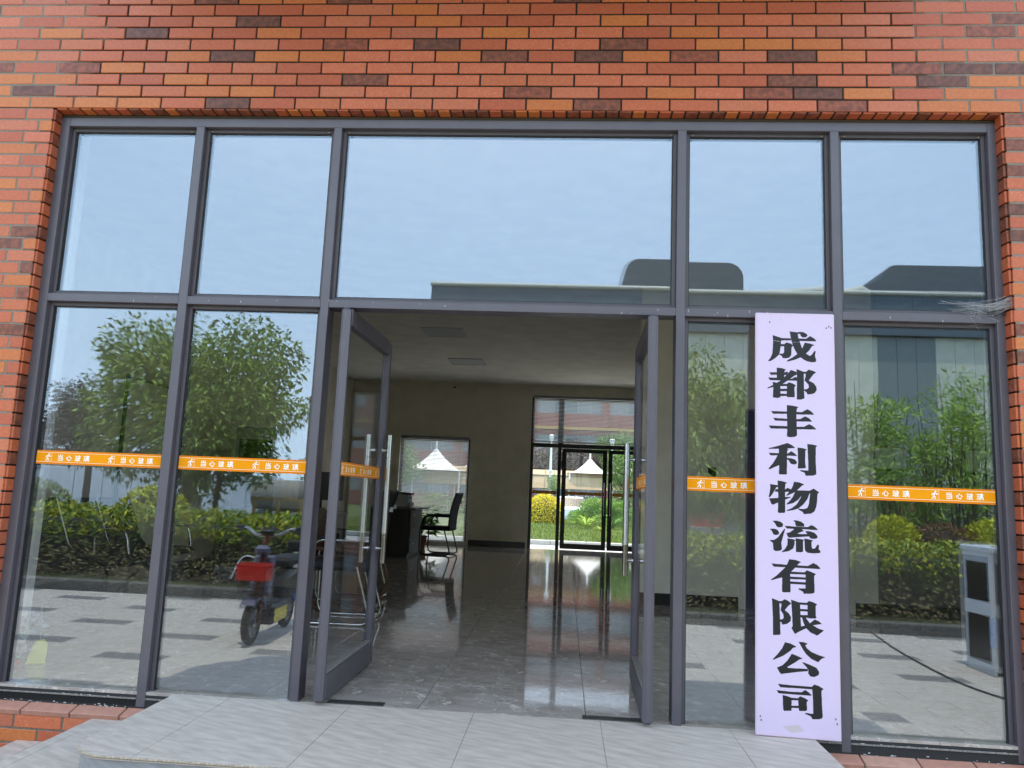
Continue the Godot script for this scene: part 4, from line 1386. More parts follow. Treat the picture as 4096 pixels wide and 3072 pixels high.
	var bk := thing("plastic_bags", "pale crumpled plastic bag beside the yellow dustpan", "bag", Vector3(-2.68, 0.0, -0.52))
	var bb := Mb.new()
	clump_leaves(bb, [[Vector3(0, 0.12, 0), Vector3(0.07, 0.11, 0.06)]], 160, 0.06, 0.8, [Color(0.4, 0.43, 0.46)], 0.85, 0.0)
	part("bag", bb.done(), mats.leaf_plain, bk)
	var rb := thing("broom", "red bristled broom resting upright by the yellow dustpan", "broom", Vector3(-2.6, 0.0, -0.36))
	bx("bristles", Vector3(-0.015, 0.0, -0.012), Vector3(0.02, 0.035, 0.012), mats.red_plastic, rb, 0.008)
	bx("head", Vector3(-0.04, 0.035, -0.014), Vector3(0.03, 0.05, 0.014), mats.green_plastic, rb, 0.006)
	bar("stick", [Vector3(0, 0.05, 0), Vector3(-0.06, 0.6, -0.05)], 0.005, mats.alu_dusty, rb, 6)
	# tall cabinet and inner door on the left side wall
	var ac := thing("floor_air_conditioner", "pale floor standing air conditioner in the shaded corner behind the second pane", "air conditioner", Vector3(-3.7, 0, -6.2))
	bx("body", Vector3(-0.28, 0.02, -0.18), Vector3(0.28, 1.78, 0.18), mats.cooler, ac, 0.02)
	bx("air_outlet", Vector3(-0.22, 1.3, 0.181), Vector3(0.22, 1.62, 0.187), mats.black, ac, 0.002)
	bx("foot", Vector3(-0.25, 0, -0.16), Vector3(0.25, 0.02, 0.16), mats.black, ac)
	var idr := thing("inner_door", "cream inner door in a thin dark frame on the lobby's left wall", "door", Vector3(-4.1, 0, -3.6))
	bx("leaf", Vector3(0.001, 0.0, -0.9), Vector3(0.03, 2.05, 0.0), mats.paint_light, idr, 0.003)
	bx("frame", Vector3(0.001, 0.0, 0.001), Vector3(0.04, 2.09, 0.022), mats.frame_black, idr, 0.003)
	bx("frame", Vector3(0.001, 0.0, -0.923), Vector3(0.04, 2.09, -0.901), mats.frame_black, idr, 0.003)
	bx("frame", Vector3(0.001, 2.051, -0.9), Vector3(0.04, 2.073, 0.0), mats.frame_black, idr, 0.003)
	bar("handle", [Vector3(0.03, 1.0, -0.8), Vector3(0.08, 1.0, -0.8), Vector3(0.08, 1.0, -0.68)], 0.009, mats.chrome, idr, 6)


# ---------------------------------------------------------------- garden behind the building
func garden() -> void:
	var b := Mb.new()
	b.quad(Vector3(-14, -0.30, -12.1), Vector3(14, -0.30, -12.1), Vector3(14, -0.30, -17.9), Vector3(-14, -0.30, -17.9))
	flat_setting("rear_path", b.done(), mats.path_pale)
	bx("rear_sill_slab", Vector3(-3.4, -0.29, -13.4), Vector3(3.4, -0.03, -12.1), mats.path_pale, self).set_meta("kind", "structure")
	var kb := setting("rear_kerb")
	for i in 24:
		part("kerb_stone", cbox(Vector3(0.99, 0.2, 0.2), 0.012), mats.kerb_pale, kb, Vector3(-11.5 + i, -0.27, -18.1))
	var l := Mb.new()
	var f := FastNoiseLite.new()
	f.seed = 3
	f.frequency = 0.09
	var hgt := func(x: float, z: float) -> float: return -0.22 + maxf(0.0, -z - 19.0) * 0.006 + f.get_noise_2d(x, z) * 0.04
	for i in 60:
		for k in 40:
			var x := -30.0 + i
			var z := -18.2 - k * 0.75
			var g := Color(0.085, 0.16, 0.01).lerp(Color(0.12, 0.16, 0.012), f.get_noise_2d(x * 8, z * 8) * 0.5 + 0.5)
			l.quad(Vector3(x, hgt.call(x, z), z), Vector3(x + 1, hgt.call(x + 1, z), z), Vector3(x + 1, hgt.call(x + 1, z - 0.75), z - 0.75), Vector3(x, hgt.call(x, z - 0.75), z - 0.75), g)
	flat_setting("lawn", l.done(), mats.lawn)
	# grass blades on the part seen through the rear doors
	var gb := Mb.new()
	for i in 26000:
		var z := -18.3 - pow(rng.randf(), 1.3) * 24.0
		var x := rng.randf_range(-3.2, 6.5) + (-z - 18.0) * rng.randf_range(-0.05, 0.1)
		var h := rng.randf_range(0.04, 0.11)
		gb.leaf(Vector3(x, hgt.call(x, z), z), (Vector3.UP + Vector3(rng.randfn(), 0, rng.randfn()) * 0.5).normalized(), Vector3(rng.randfn(), 0.2, rng.randfn()).normalized(), h, 0.035, Color(0.085, 0.19, 0.01).lerp(Color(0.24, 0.26, 0.015), rng.randf()) * rng.randf_range(0.7, 1.3))
	var ga := part("grass", gb.done(), mats.leaf, self)
	tag(ga, "short green grass of the garden lawn behind the rear doors", "grass")
	stuff(ga)
	ball_bush("clipped_bush", "round clipped yellow bush on the garden lawn seen through the rear glazing", Vector3(-0.52, -0.15, -31.0), Vector3(0.82, 0.82, 0.82), 7000, 0.09, [Color(0.82, 0.66, 0.01), Color(0.9, 0.74, 0.015), Color(0.45, 0.42, 0.015), Color(0.75, 0.66, 0.02)])
	# spiky ferns and flowering shrubs
	var fern := func(at: Vector3, h: float, n: int, c: Color, label: String) -> void:
		var o := thing("garden_fern", label, "plant", at, 0.0, "arching plants on the lawn")
		var m := Mb.new()
		for i in n:
			var a := rng.randf() * TAU
			var tilt := rng.randf_range(0.2, 1.0)
			var p := Vector3.ZERO
			var d := Vector3(cos(a) * tilt, 1.0, sin(a) * tilt).normalized()
			for k in 7:
				var q: Vector3 = p + d * h / 6.0
				m.leaf(p, d, Vector3(-d.x, 0.4, -d.z).normalized(), h / 5.0, 0.05, c * rng.randf_range(0.7, 1.3))
				for s in [-1.0, 1.0]:
					m.leaf(p, (d + Vector3(-d.z, 0, d.x) * s * 1.3).normalized(), Vector3.UP, h * 0.18 * (1.0 - k * 0.1), 0.035, c * rng.randf_range(0.7, 1.3))
				p = q
				d = (d + Vector3(cos(a) * 0.14, -0.14, sin(a) * 0.14)).normalized()
		stuff(part("fronds", m.done(), mats.leaf, o))
	fern.call(Vector3(1.25, -0.2, -27.0), 0.85, 34, Color(0.32, 0.46, 0.04), "bright green fern left of the seam between the rear doors")
	fern.call(Vector3(2.25, -0.2, -27.5), 0.8, 34, Color(0.13, 0.27, 0.05), "dark green spiky plant behind the seam between the rear doors")
	fern.call(Vector3(1.75, -0.2, -25.8), 0.3, 16, Color(0.4, 0.48, 0.04), "small yellow green tuft in front of the garden ferns")
	for q in [[Vector3(1.35, -0.2, -30.0), Vector3(0.8, 0.8, 0.6), 0], [Vector3(2.75, -0.2, -30.5), Vector3(0.9, 0.8, 0.6), 1], [Vector3(4.4, -0.2, -30.0), Vector3(0.8, 0.8, 0.6), 2]]:
		var o := thing("flowering_shrub", ["loose shrub with pale flowers right of the yellow bush", "flowering shrub behind the ferns in the middle of the rear doors", "dense flowering shrub at the right of the rear doors"][q[2]], "bush", q[0], 0.0, "flowering shrubs on the lawn")
		var m := Mb.new()
		var cl := clumps_in(Vector3(0, q[1].y * 0.75, 0), q[1], 14, 0.22, 0.4)
		clump_leaves(m, cl, 6500, 0.085, 0.4, [Color(0.2, 0.4, 0.05), Color(0.32, 0.48, 0.08), Color(0.12, 0.24, 0.04)], 0.2, -0.3)
		stuff(part("foliage", m.done(), mats.leaf, o))
		var fl := Mb.new()
		for i in 150:
			var d := Vector3(rng.randfn(), absf(rng.randfn()) + 0.3, rng.randfn()).normalized()
			var p: Vector3 = Vector3(0, q[1].y * 0.75, 0) + d * (q[1] + Vector3.ONE * 0.12) * rng.randf_range(0.8, 1.1)
			fl.leaf(p, Vector3(rng.randfn(), 0.2, rng.randfn()).normalized(), Vector3.UP, 0.06, 0.06, [Color(0.75, 0.6, 0.55), Color(0.7, 0.66, 0.5), Color(0.55, 0.25, 0.3)][rng.randi() % 3])
		stuff(part("flowers", fl.done(), mats.leaf, o))
	# white tensile tents over a long beige awning
	var tent := func(at: Vector3, label: String, s: float) -> void:
		var o := thing("tent_canopy", label, "tent", at, 0.0, "white peaked tents behind the garden")
		var m := Mb.new()
		var prof := func(t: float) -> float: return pow(1.0 - t, 1.75) * 0.95
		for i in 24:
			for k in 10:
				var rr := func(a: float, t: float) -> Vector3:
					var sq := 1.0 / maxf(absf(cos(a)), absf(sin(a)))
					var rad: float = (0.05 + t * 1.35) * lerpf(1.0, minf(sq, 1.3), t)
					return Vector3(cos(a) * rad, prof.call(t), -sin(a) * rad) * s
				var a0 := TAU * i / 24.0
				var a1 := TAU * (i + 1) / 24.0
				m.quad(rr.call(a0, (k + 1) / 10.0), rr.call(a1, (k + 1) / 10.0), rr.call(a1, k / 10.0), rr.call(a0, k / 10.0))
		part("canopy", m.done(), mats.tent, o)
		bar("mast", [Vector3(0, 0.5, 0) * s, Vector3(0, 1.5 * s, 0)], 0.05, mats.white, o, 8)
		for c in [[-1, -1], [1, -1], [1, 1], [-1, 1]]:
			bar("pole", [Vector3(c[0] * 1.25 * s, 0.02, c[1] * 1.25 * s), Vector3(c[0] * 1.25 * s, -2.6, c[1] * 1.25 * s)], 0.05, mats.white, o, 6)
	tent.call(Vector3(1.8, 2.45, -42.0), "white peaked tent roof seen through the middle of the rear doors", 0.95)
	tent.call(Vector3(4.6, 2.45, -42.0), "white peaked tent roof beside the right rear door handle", 0.95)
	tent.call(Vector3(-7.4, 2.3, -42.0), "taller white tent showing through the left rear window blind", 1.35)
	tent.call(Vector3(-5.3, 2.2, -44.0), "lower white tent, right one of the two behind the left rear blind", 1.1)
	var aw := thing("awning", "long beige fabric awning stretched below the white tents", "awning", Vector3(-8, 0, -41.0))
	for k in 5:
		var m := Mb.new()
		var x := k * 3.6
		m.quad(Vector3(x, 1.5, 0.6), Vector3(x + 3.58, 1.5, 0.6), Vector3(x + 3.58, 2.25, 0.1), Vector3(x, 2.25, 0.1))
		m.quad(Vector3(x, 2.25, 0.1), Vector3(x + 3.58, 2.25, 0.1), Vector3(x + 3.58, 2.6, -0.9), Vector3(x, 2.6, -0.9))
		part("fabric_panel", m.done(), mats.beige_cloth, aw)
		bar("rafter", [Vector3(x, 1.5, 0.62), Vector3(x, 2.27, 0.12), Vector3(x, 2.62, -0.9)], 0.03, mats.awning_frame, aw, 6)
		bar("post", [Vector3(x, -0.2, 0.6), Vector3(x, 1.5, 0.6)], 0.05, mats.awning_frame, aw, 6)
	bar("front_rail", [Vector3(0, 1.5, 0.62), Vector3(18, 1.5, 0.62)], 0.035, mats.awning_frame, aw, 6)
	bar("ridge_rail", [Vector3(0, 2.26, 0.12), Vector3(18, 2.26, 0.12)], 0.035, mats.awning_frame, aw, 6)
	for q in [[-0.48, 4.4, 0], [2.9, 4.2, 1]]:
		var o := thing("lamp_post", ["white lamp post behind the beige awning, left of the yellow bush's top", "white lamp post beside the green conifer"][q[2]], "lamp post", Vector3(q[0], -0.2, -40.0 + q[2]), 0.0, "white posts in the garden")
		bar("pole", [Vector3.ZERO, Vector3(0, 3.3, 0), Vector3(0, q[1], 0)], [0.075, 0.07, 0.045], mats.white, o, 8)
		turned("collar", [Vector2(0.16, 2.62), Vector2(0.16, 2.72), Vector2(0.1, 2.74)], mats.white, o, Vector3.ZERO, 10)
		turned("lamp_head", [Vector2(0.0, q[1]), Vector2(0.1, q[1]), Vector2(0.14, q[1] + 0.3), Vector2(0.0, q[1] + 0.36)], mats.white, o, Vector3.ZERO, 10)
	# parked white car half hidden by the shrubs
	car("parked_car", "white car parked beyond the shrubs behind the rear doors", Vector3(0.55, -0.42, -38.6), 0.1, mats.car_white, "car")
	# trees
	var green := [Color(0.09, 0.18, 0.025), Color(0.15, 0.28, 0.035), Color(0.22, 0.35, 0.05)]
	var purple := [Color(0.075, 0.04, 0.045), Color(0.11, 0.055, 0.06), Color(0.09, 0.07, 0.05)]
	tree("garden_tree", "green conifer like tree behind the right rear door leaf", Vector3(3.35, -0.2, -33.5), Vector3(3.3, 2.6, -33.5), Vector3(3.2, 1.95, -33.5), Vector3(1.15, 1.7, 1.0), 26, 0.35, 0.6, 6500, 0.16, 0.25, green, 0.09, mats.bark, 0.0, "", 0.9)
	tree("garden_tree", "dark purple leaved tree behind the white tent", Vector3(0.3, -0.2, -47.0), Vector3(0.3, 2.6, -47.0), Vector3(0.5, 3.6, -47.0), Vector3(2.2, 1.5, 1.4), 26, 0.5, 0.9, 5000, 0.2, 0.5, purple, 0.12, mats.bark)
	tree("garden_tree", "dark purple leaved tree seen at the left edge of the rear glazing", Vector3(-2.2, -0.2, -46.0), Vector3(-2.2, 2.4, -46.0), Vector3(-1.6, 3.1, -46.0), Vector3(1.3, 1.3, 1.2), 18, 0.5, 0.8, 3500, 0.2, 0.5, purple, 0.12, mats.bark)
	tree("garden_tree", "light green tree to the right behind the tent peak", Vector3(3.0, -0.2, -48.0), Vector3(3.0, 3.0, -48.0), Vector3(3.4, 4.0, -48.0), Vector3(1.8, 1.7, 1.4), 22, 0.5, 0.9, 4500, 0.2, 0.45, green, 0.12, mats.bark)
	tree("garden_tree", "small pruned green tree standing before the beige awning", Vector3(-0.25, -0.2, -38.0), Vector3(-0.2, 1.4, -38.0), Vector3(-0.2, 1.75, -38.0), Vector3(0.45, 0.5, 0.4), 9, 0.16, 0.28, 900, 0.12, 0.3, green, 0.05, mats.bark)
	tree("garden_tree", "tree with bare reddish trunks behind the right rear door", Vector3(5.6, -0.2, -32.0), Vector3(5.6, 2.8, -32.0), Vector3(5.6, 3.2, -32.0), Vector3(1.4, 1.2, 1.2), 18, 0.4, 0.8, 3200, 0.17, 0.4, green, 0.1, mats.bark)
	tree("garden_tree", "rounded green tree at the far left behind the rear window blind", Vector3(-9.5, -0.2, -40.0), Vector3(-9.5, 2.0, -40.0), Vector3(-9.5, 2.6, -40.0), Vector3(1.8, 1.8, 1.5), 20, 0.5, 0.9, 3800, 0.2, 0.45, green, 0.12, mats.bark)
	# far hedge line closing the lawn
	var hg := Mb.new()
	clump_leaves(hg, clumps_in(Vector3(-2, 0.35, -39.6), Vector3(11, 0.45, 0.5), 60, 0.5, 0.9), 7000, 0.16, 0.45, green, 0.3, 0.0)
	var hh := part("far_hedge", hg.done(), mats.leaf, self)
	tag(hh, "low dark hedge along the far edge of the garden lawn", "hedge")
	stuff(hh)
	rear_building()


func rear_building() -> void:
	var o := thing("office_building", "long red brick office building with grey window bands beyond the garden", "building", Vector3(0, -0.3, -62.0))
	var x0 := -26.0
	var x1 := 26.0
	bx("core", Vector3(x0, 0, -9.0), Vector3(x1, 14.6, -0.25), mats.grey_wall, o)
	# a storey is 3.6 m: red band, windows, red band
	for k in 4:
		var y := k * 3.6
		bx("wall_band", Vector3(x0, y, -0.25), Vector3(x1, y + 1.25, 0.0), mats.red_wall, o)
		bx("wall_band", Vector3(x0, y + 3.05, -0.25), Vector3(x1, y + 3.6, -0.01), mats.red_wall, o)
		if k in [2, 3]:
			bx("ledge", Vector3(x0, y - 0.12, 0.001), Vector3(x1, y + 0.1, 0.35), mats.pale_stone if k == 3 else mats.ochre, o)
		var n := 0
		var x := x0
		while x < x1:
			var wide := 2.1
			var b := Mb.new()
			b.box(Vector3(x + wide / 2, y + 2.15, -0.2), Vector3(wide - 0.1, 1.8, 0.04))
			if absf(x - 1.0) < 13.0:
				var fr := Mb.new()
				for e in [[0.0, 0.06, 1.25, 3.05], [wide / 2 - 0.03, wide / 2 + 0.03, 1.25, 3.05], [0.06, wide, 2.5, 2.56]]:
					fr.box(Vector3(x + (e[0] + e[1]) / 2, y + (e[2] + e[3]) / 2, -0.15), Vector3(e[1] - e[0], e[3] - e[2], 0.08))
				var w := part("window", fr.done(), mats.pale_frame, o)
				part("pane", b.done(), mats.far_glass[n % 3], w)
			else:
				part("window", b.done(), mats.far_glass[n % 3], o)
			x += wide
			n += 1
	for i in range(-4, 5):
		bx("pier", Vector3(i * 6.3 + 3.35, 0, 0.001), Vector3(i * 6.3 + 4.0, 14.6, 0.12), mats.red_wall, o)
	bx("parapet", Vector3(x0, 14.4, -0.4), Vector3(x1, 14.75, 0.2), mats.red_wall, o)


func wheel(called: String, parent: Node, at: Vector3, r: float, w: float, spokes: int, axis := Basis(Vector3(0, 0, 1), PI / 2)) -> void:
	var t := Mb.new()
	var prof := []
	for k in 9:
		var a := TAU * k / 8.0
		prof.append(Vector2(r - w / 2 + cos(a) * w / 2, sin(a) * w / 2))
	t.lathe(prof, Vector3.ZERO, 24, Color.WHITE, axis)
	var root := part(called, t.done(), mats.rubber, parent, at)
	var m := Mb.new()
	m.lathe([Vector2(r - w * 1.0, -w * 0.35), Vector2(r - w * 0.75, -w * 0.35), Vector2(r - w * 0.75, w * 0.35), Vector2(r - w * 1.0, w * 0.35), Vector2(r - w * 1.0, -w * 0.35)], Vector3.ZERO, 24, Color.WHITE, axis)
	m.lathe([Vector2(0, -w * 0.5), Vector2(r * 0.22, -w * 0.5), Vector2(r * 0.22, w * 0.5), Vector2(0, w * 0.5)], Vector3.ZERO, 14, Color.WHITE, axis)
	for k in spokes:
		var a := TAU * k / spokes
		var d := axis * Vector3(cos(a), 0, sin(a))
		m.tube([d * r * 0.18, d * (r - w * 0.85)], w * 0.16, 5)
	part("rim", m.done(), mats.rim_metal, root)


func car(called: String, label: String, at: Vector3, turn: float, paint: Material, category: String, group := "") -> void:
	var c := thing(called, label, category, at, turn, group)
	var body := PackedVector2Array([Vector2(-2.1, 0.25), Vector2(2.1, 0.25), Vector2(2.18, 0.55), Vector2(2.05, 0.78), Vector2(1.1, 0.92), Vector2(-1.75, 0.98), Vector2(-2.12, 0.85), Vector2(-2.18, 0.5)])
	var side := Transform3D(Basis(Vector3.UP, PI / 2), Vector3.ZERO)
	var b := Mb.new()
	b.prism(body, -0.86, 0.86, Color.WHITE, side)
	part("body", b.done(), paint, c)
	var cab := Mb.new()
	cab.prism(PackedVector2Array([Vector2(-1.7, 0.98), Vector2(1.05, 0.93), Vector2(0.35, 1.42), Vector2(-1.1, 1.45)]), -0.7, 0.7, Color.WHITE, side)
	part("cabin_glass", cab.done(), mats.screen, c)
	var roof := Mb.new()
	roof.prism(PackedVector2Array([Vector2(-1.12, 1.44), Vector2(0.38, 1.41), Vector2(0.3, 1.47), Vector2(-1.05, 1.5)]), -0.68, 0.68, Color.WHITE, side)
	part("roof", roof.done(), paint, c)
	for z in [-1.3, 1.3]:
		for x in [-0.78, 0.78]:
			wheel("wheel", c, Vector3(x, 0.31, z), 0.31, 0.18, 8)
	for x in [-0.6, 0.6]:
		bx("headlight", Vector3(x - 0.18, 0.58, -2.2), Vector3(x + 0.18, 0.7, -2.1), mats.acrylic, c, 0.02)


# ---------------------------------------------------------------- yard in front, which the panes reflect
func scooter() -> void:
	# faces the building (towards -z); the two wheels stand on the paving
	var s := thing("electric_scooter", "dark electric scooter with a red front basket parked facing the building", "scooter", Vector3(-2.38, -0.36, 3.4), -0.04)
	s.position.y = -0.3595
	wheel("front_wheel", s, Vector3(0, 0.185, -0.48), 0.185, 0.075, 10)
	wheel("rear_wheel", s, Vector3(0, 0.185, 0.48), 0.185, 0.08, 10)
	for x in [-0.06, 0.06]:
		bar("fork", [Vector3(x, 0.185, -0.48), Vector3(x * 0.9, 0.42, -0.41)], 0.018, mats.scooter_red, s, 8)
	bar("steering_column", [Vector3(0, 0.36, -0.42), Vector3(0, 0.62, -0.34), Vector3(0, 0.92, -0.25)], [0.04, 0.045, 0.022], mats.scooter_red, s, 10)
	var fen := Mb.new()
	for k in 12:
		var a0 := lerpf(0.85, 2.75, k / 12.0)
		var a1 := lerpf(0.85, 2.75, (k + 1) / 12.0)
		var p0 := Vector3(0, 0.185 + sin(a0) * 0.225, -0.48 - cos(a0) * 0.225)
		var p1 := Vector3(0, 0.185 + sin(a1) * 0.225, -0.48 - cos(a1) * 0.225)
		fen.quad(p0 + Vector3(-0.06, 0, 0), p1 + Vector3(-0.06, 0, 0), p1 + Vector3(0.06, 0, 0), p0 + Vector3(0.06, 0, 0))
		fen.quad(p0 + Vector3(-0.06, 0, 0) * 1.02, p1 + Vector3(-0.06, 0, 0) * 1.02, p1.lerp(Vector3(0, 0.185, -0.48), 0.12) + Vector3(-0.063, 0, 0), p0.lerp(Vector3(0, 0.185, -0.48), 0.12) + Vector3(-0.063, 0, 0))
		fen.quad(p0 + Vector3(0.0612, 0, 0), p1 + Vector3(0.0612, 0, 0), p1.lerp(Vector3(0, 0.185, -0.48), 0.12) + Vector3(0.063, 0, 0), p0.lerp(Vector3(0, 0.185, -0.48), 0.12) + Vector3(0.063, 0, 0))
	part("front_fender", fen.done(), mats.scooter_grey, s)
	# leg shield, foot board, seat post and body
	var sh := Mb.new()
	sh.box(Vector3(0, 0.58, -0.28), Vector3(0.2, 0.36, 0.05), 0.022, Color.WHITE, Basis(Vector3.RIGHT, 0.22))
	part("leg_shield", sh.done(), mats.scooter_grey, s)
	bx("foot_board", Vector3(-0.14, 0.27, -0.28), Vector3(0.14, 0.32, 0.2), mats.scooter_dark, s, 0.02)
	bx("battery_box", Vector3(-0.11, 0.13, -0.22), Vector3(0.11, 0.27, 0.22), mats.scooter_dark, s, 0.02)
	for x in [-0.113, 0.113]:
		bx("yellow_panel", Vector3(x - 0.002, 0.15, -0.2), Vector3(x + 0.002, 0.30, 0.16), mats.yellow_panel, s, 0.001)
	var bd := Mb.new()
	bd.box(Vector3(0, 0.43, 0.36), Vector3(0.2, 0.3, 0.32), 0.05, Color.WHITE, Basis(Vector3.RIGHT, -0.15))
	part("rear_body", bd.done(), mats.scooter_dark, s)
	bx("seat", Vector3(-0.13, 0.62, 0.12), Vector3(0.13, 0.71, 0.68), mats.seat_black, s, 0.035)
	bar("seat_post", [Vector3(0, 0.45, 0.3), Vector3(0, 0.64, 0.3)], 0.03, mats.black, s, 8)
	bar("rear_rack", bent([Vector3(-0.1, 0.56, 0.5), Vector3(-0.1, 0.6, 0.82), Vector3(0.1, 0.6, 0.82), Vector3(0.1, 0.56, 0.5)], 0.06), 0.009, mats.black, s, 6)
	bx("back_pad", Vector3(-0.1, 0.72, 0.68), Vector3(0.1, 0.84, 0.73), mats.seat_black, s, 0.02)
	bx("rear_fender", Vector3(-0.06, 0.36, 0.5), Vector3(0.06, 0.39, 0.74), mats.scooter_grey, s, 0.012)
	# handlebar
	bar("handlebar", bent([Vector3(-0.32, 1.0, -0.12), Vector3(-0.2, 1.0, -0.2), Vector3(-0.1, 0.93, -0.25), Vector3(0.1, 0.93, -0.25), Vector3(0.2, 1.0, -0.2), Vector3(0.32, 1.0, -0.12)], 0.06), 0.012, mats.chrome, s, 8)
	for x in [-1.0, 1.0]:
		bar("grip", [Vector3(x * 0.24, 1.0, -0.172), Vector3(x * 0.34, 1.0, -0.105)], 0.018, mats.black, s, 8)
		bar("brake_lever", [Vector3(x * 0.2, 0.99, -0.23), Vector3(x * 0.31, 0.975, -0.19)], 0.006, mats.black, s, 5)
	bx("headlight", Vector3(-0.07, 0.76, -0.37), Vector3(0.07, 0.85, -0.29), mats.scooter_grey, s, 0.03)
	bx("display", Vector3(-0.06, 0.945, -0.28), Vector3(0.06, 0.985, -0.22), mats.black, s, 0.01)
	# wire basket with a red tray in it
	var wire := Mb.new()
	for k in 5:
		var y := 0.45 + k * 0.055
		var g := 0.10 + k * 0.008
		wire.tube([Vector3(-g, y, -0.58), Vector3(g, y, -0.58), Vector3(g, y, -0.40), Vector3(-g, y, -0.40), Vector3(-g, y, -0.58)], 0.0035, 4, false)
	for k in 9:
		var t := k / 8.0 * 2.0 - 1.0
		wire.tube([Vector3(t * 0.10, 0.45, -0.58), Vector3(t * 0.132, 0.67, -0.58)], 0.0025, 4, false)
		wire.tube([Vector3(t * 0.10, 0.45, -0.40), Vector3(t * 0.10, 0.45, -0.58)], 0.0025, 4, false)
	for z in [-0.55, -0.49, -0.43]:
		for x in [-1.0, 1.0]:
			wire.tube([Vector3(x * 0.10, 0.45, z), Vector3(x * 0.132, 0.67, z)], 0.0025, 4, false)
	part("wire_basket", wire.done(), mats.black, s)
	var tray := thing("red_tray", "red plastic tray sitting in the scooter's wire front basket", "tray", s.position + Vector3(0.02, 0.56, -0.49), -0.04)
	bx("front_side", Vector3(-0.125, 0, -0.1), Vector3(0.125, 0.14, -0.092), mats.red_plastic, tray, 0.002)
	bx("back_side", Vector3(-0.125, 0, 0.08), Vector3(0.125, 0.14, 0.088), mats.red_plastic, tray, 0.002)
	bx("end_side", Vector3(-0.133, 0, -0.1), Vector3(-0.1255, 0.14, 0.088), mats.red_plastic, tray, 0.002)
	bx("end_side", Vector3(0.1255, 0, -0.1), Vector3(0.133, 0.14, 0.088), mats.red_plastic, tray, 0.002)
	bx("bottom", Vector3(-0.125, 0, -0.0915), Vector3(0.125, 0.006, 0.0795), mats.red_plastic, tray)


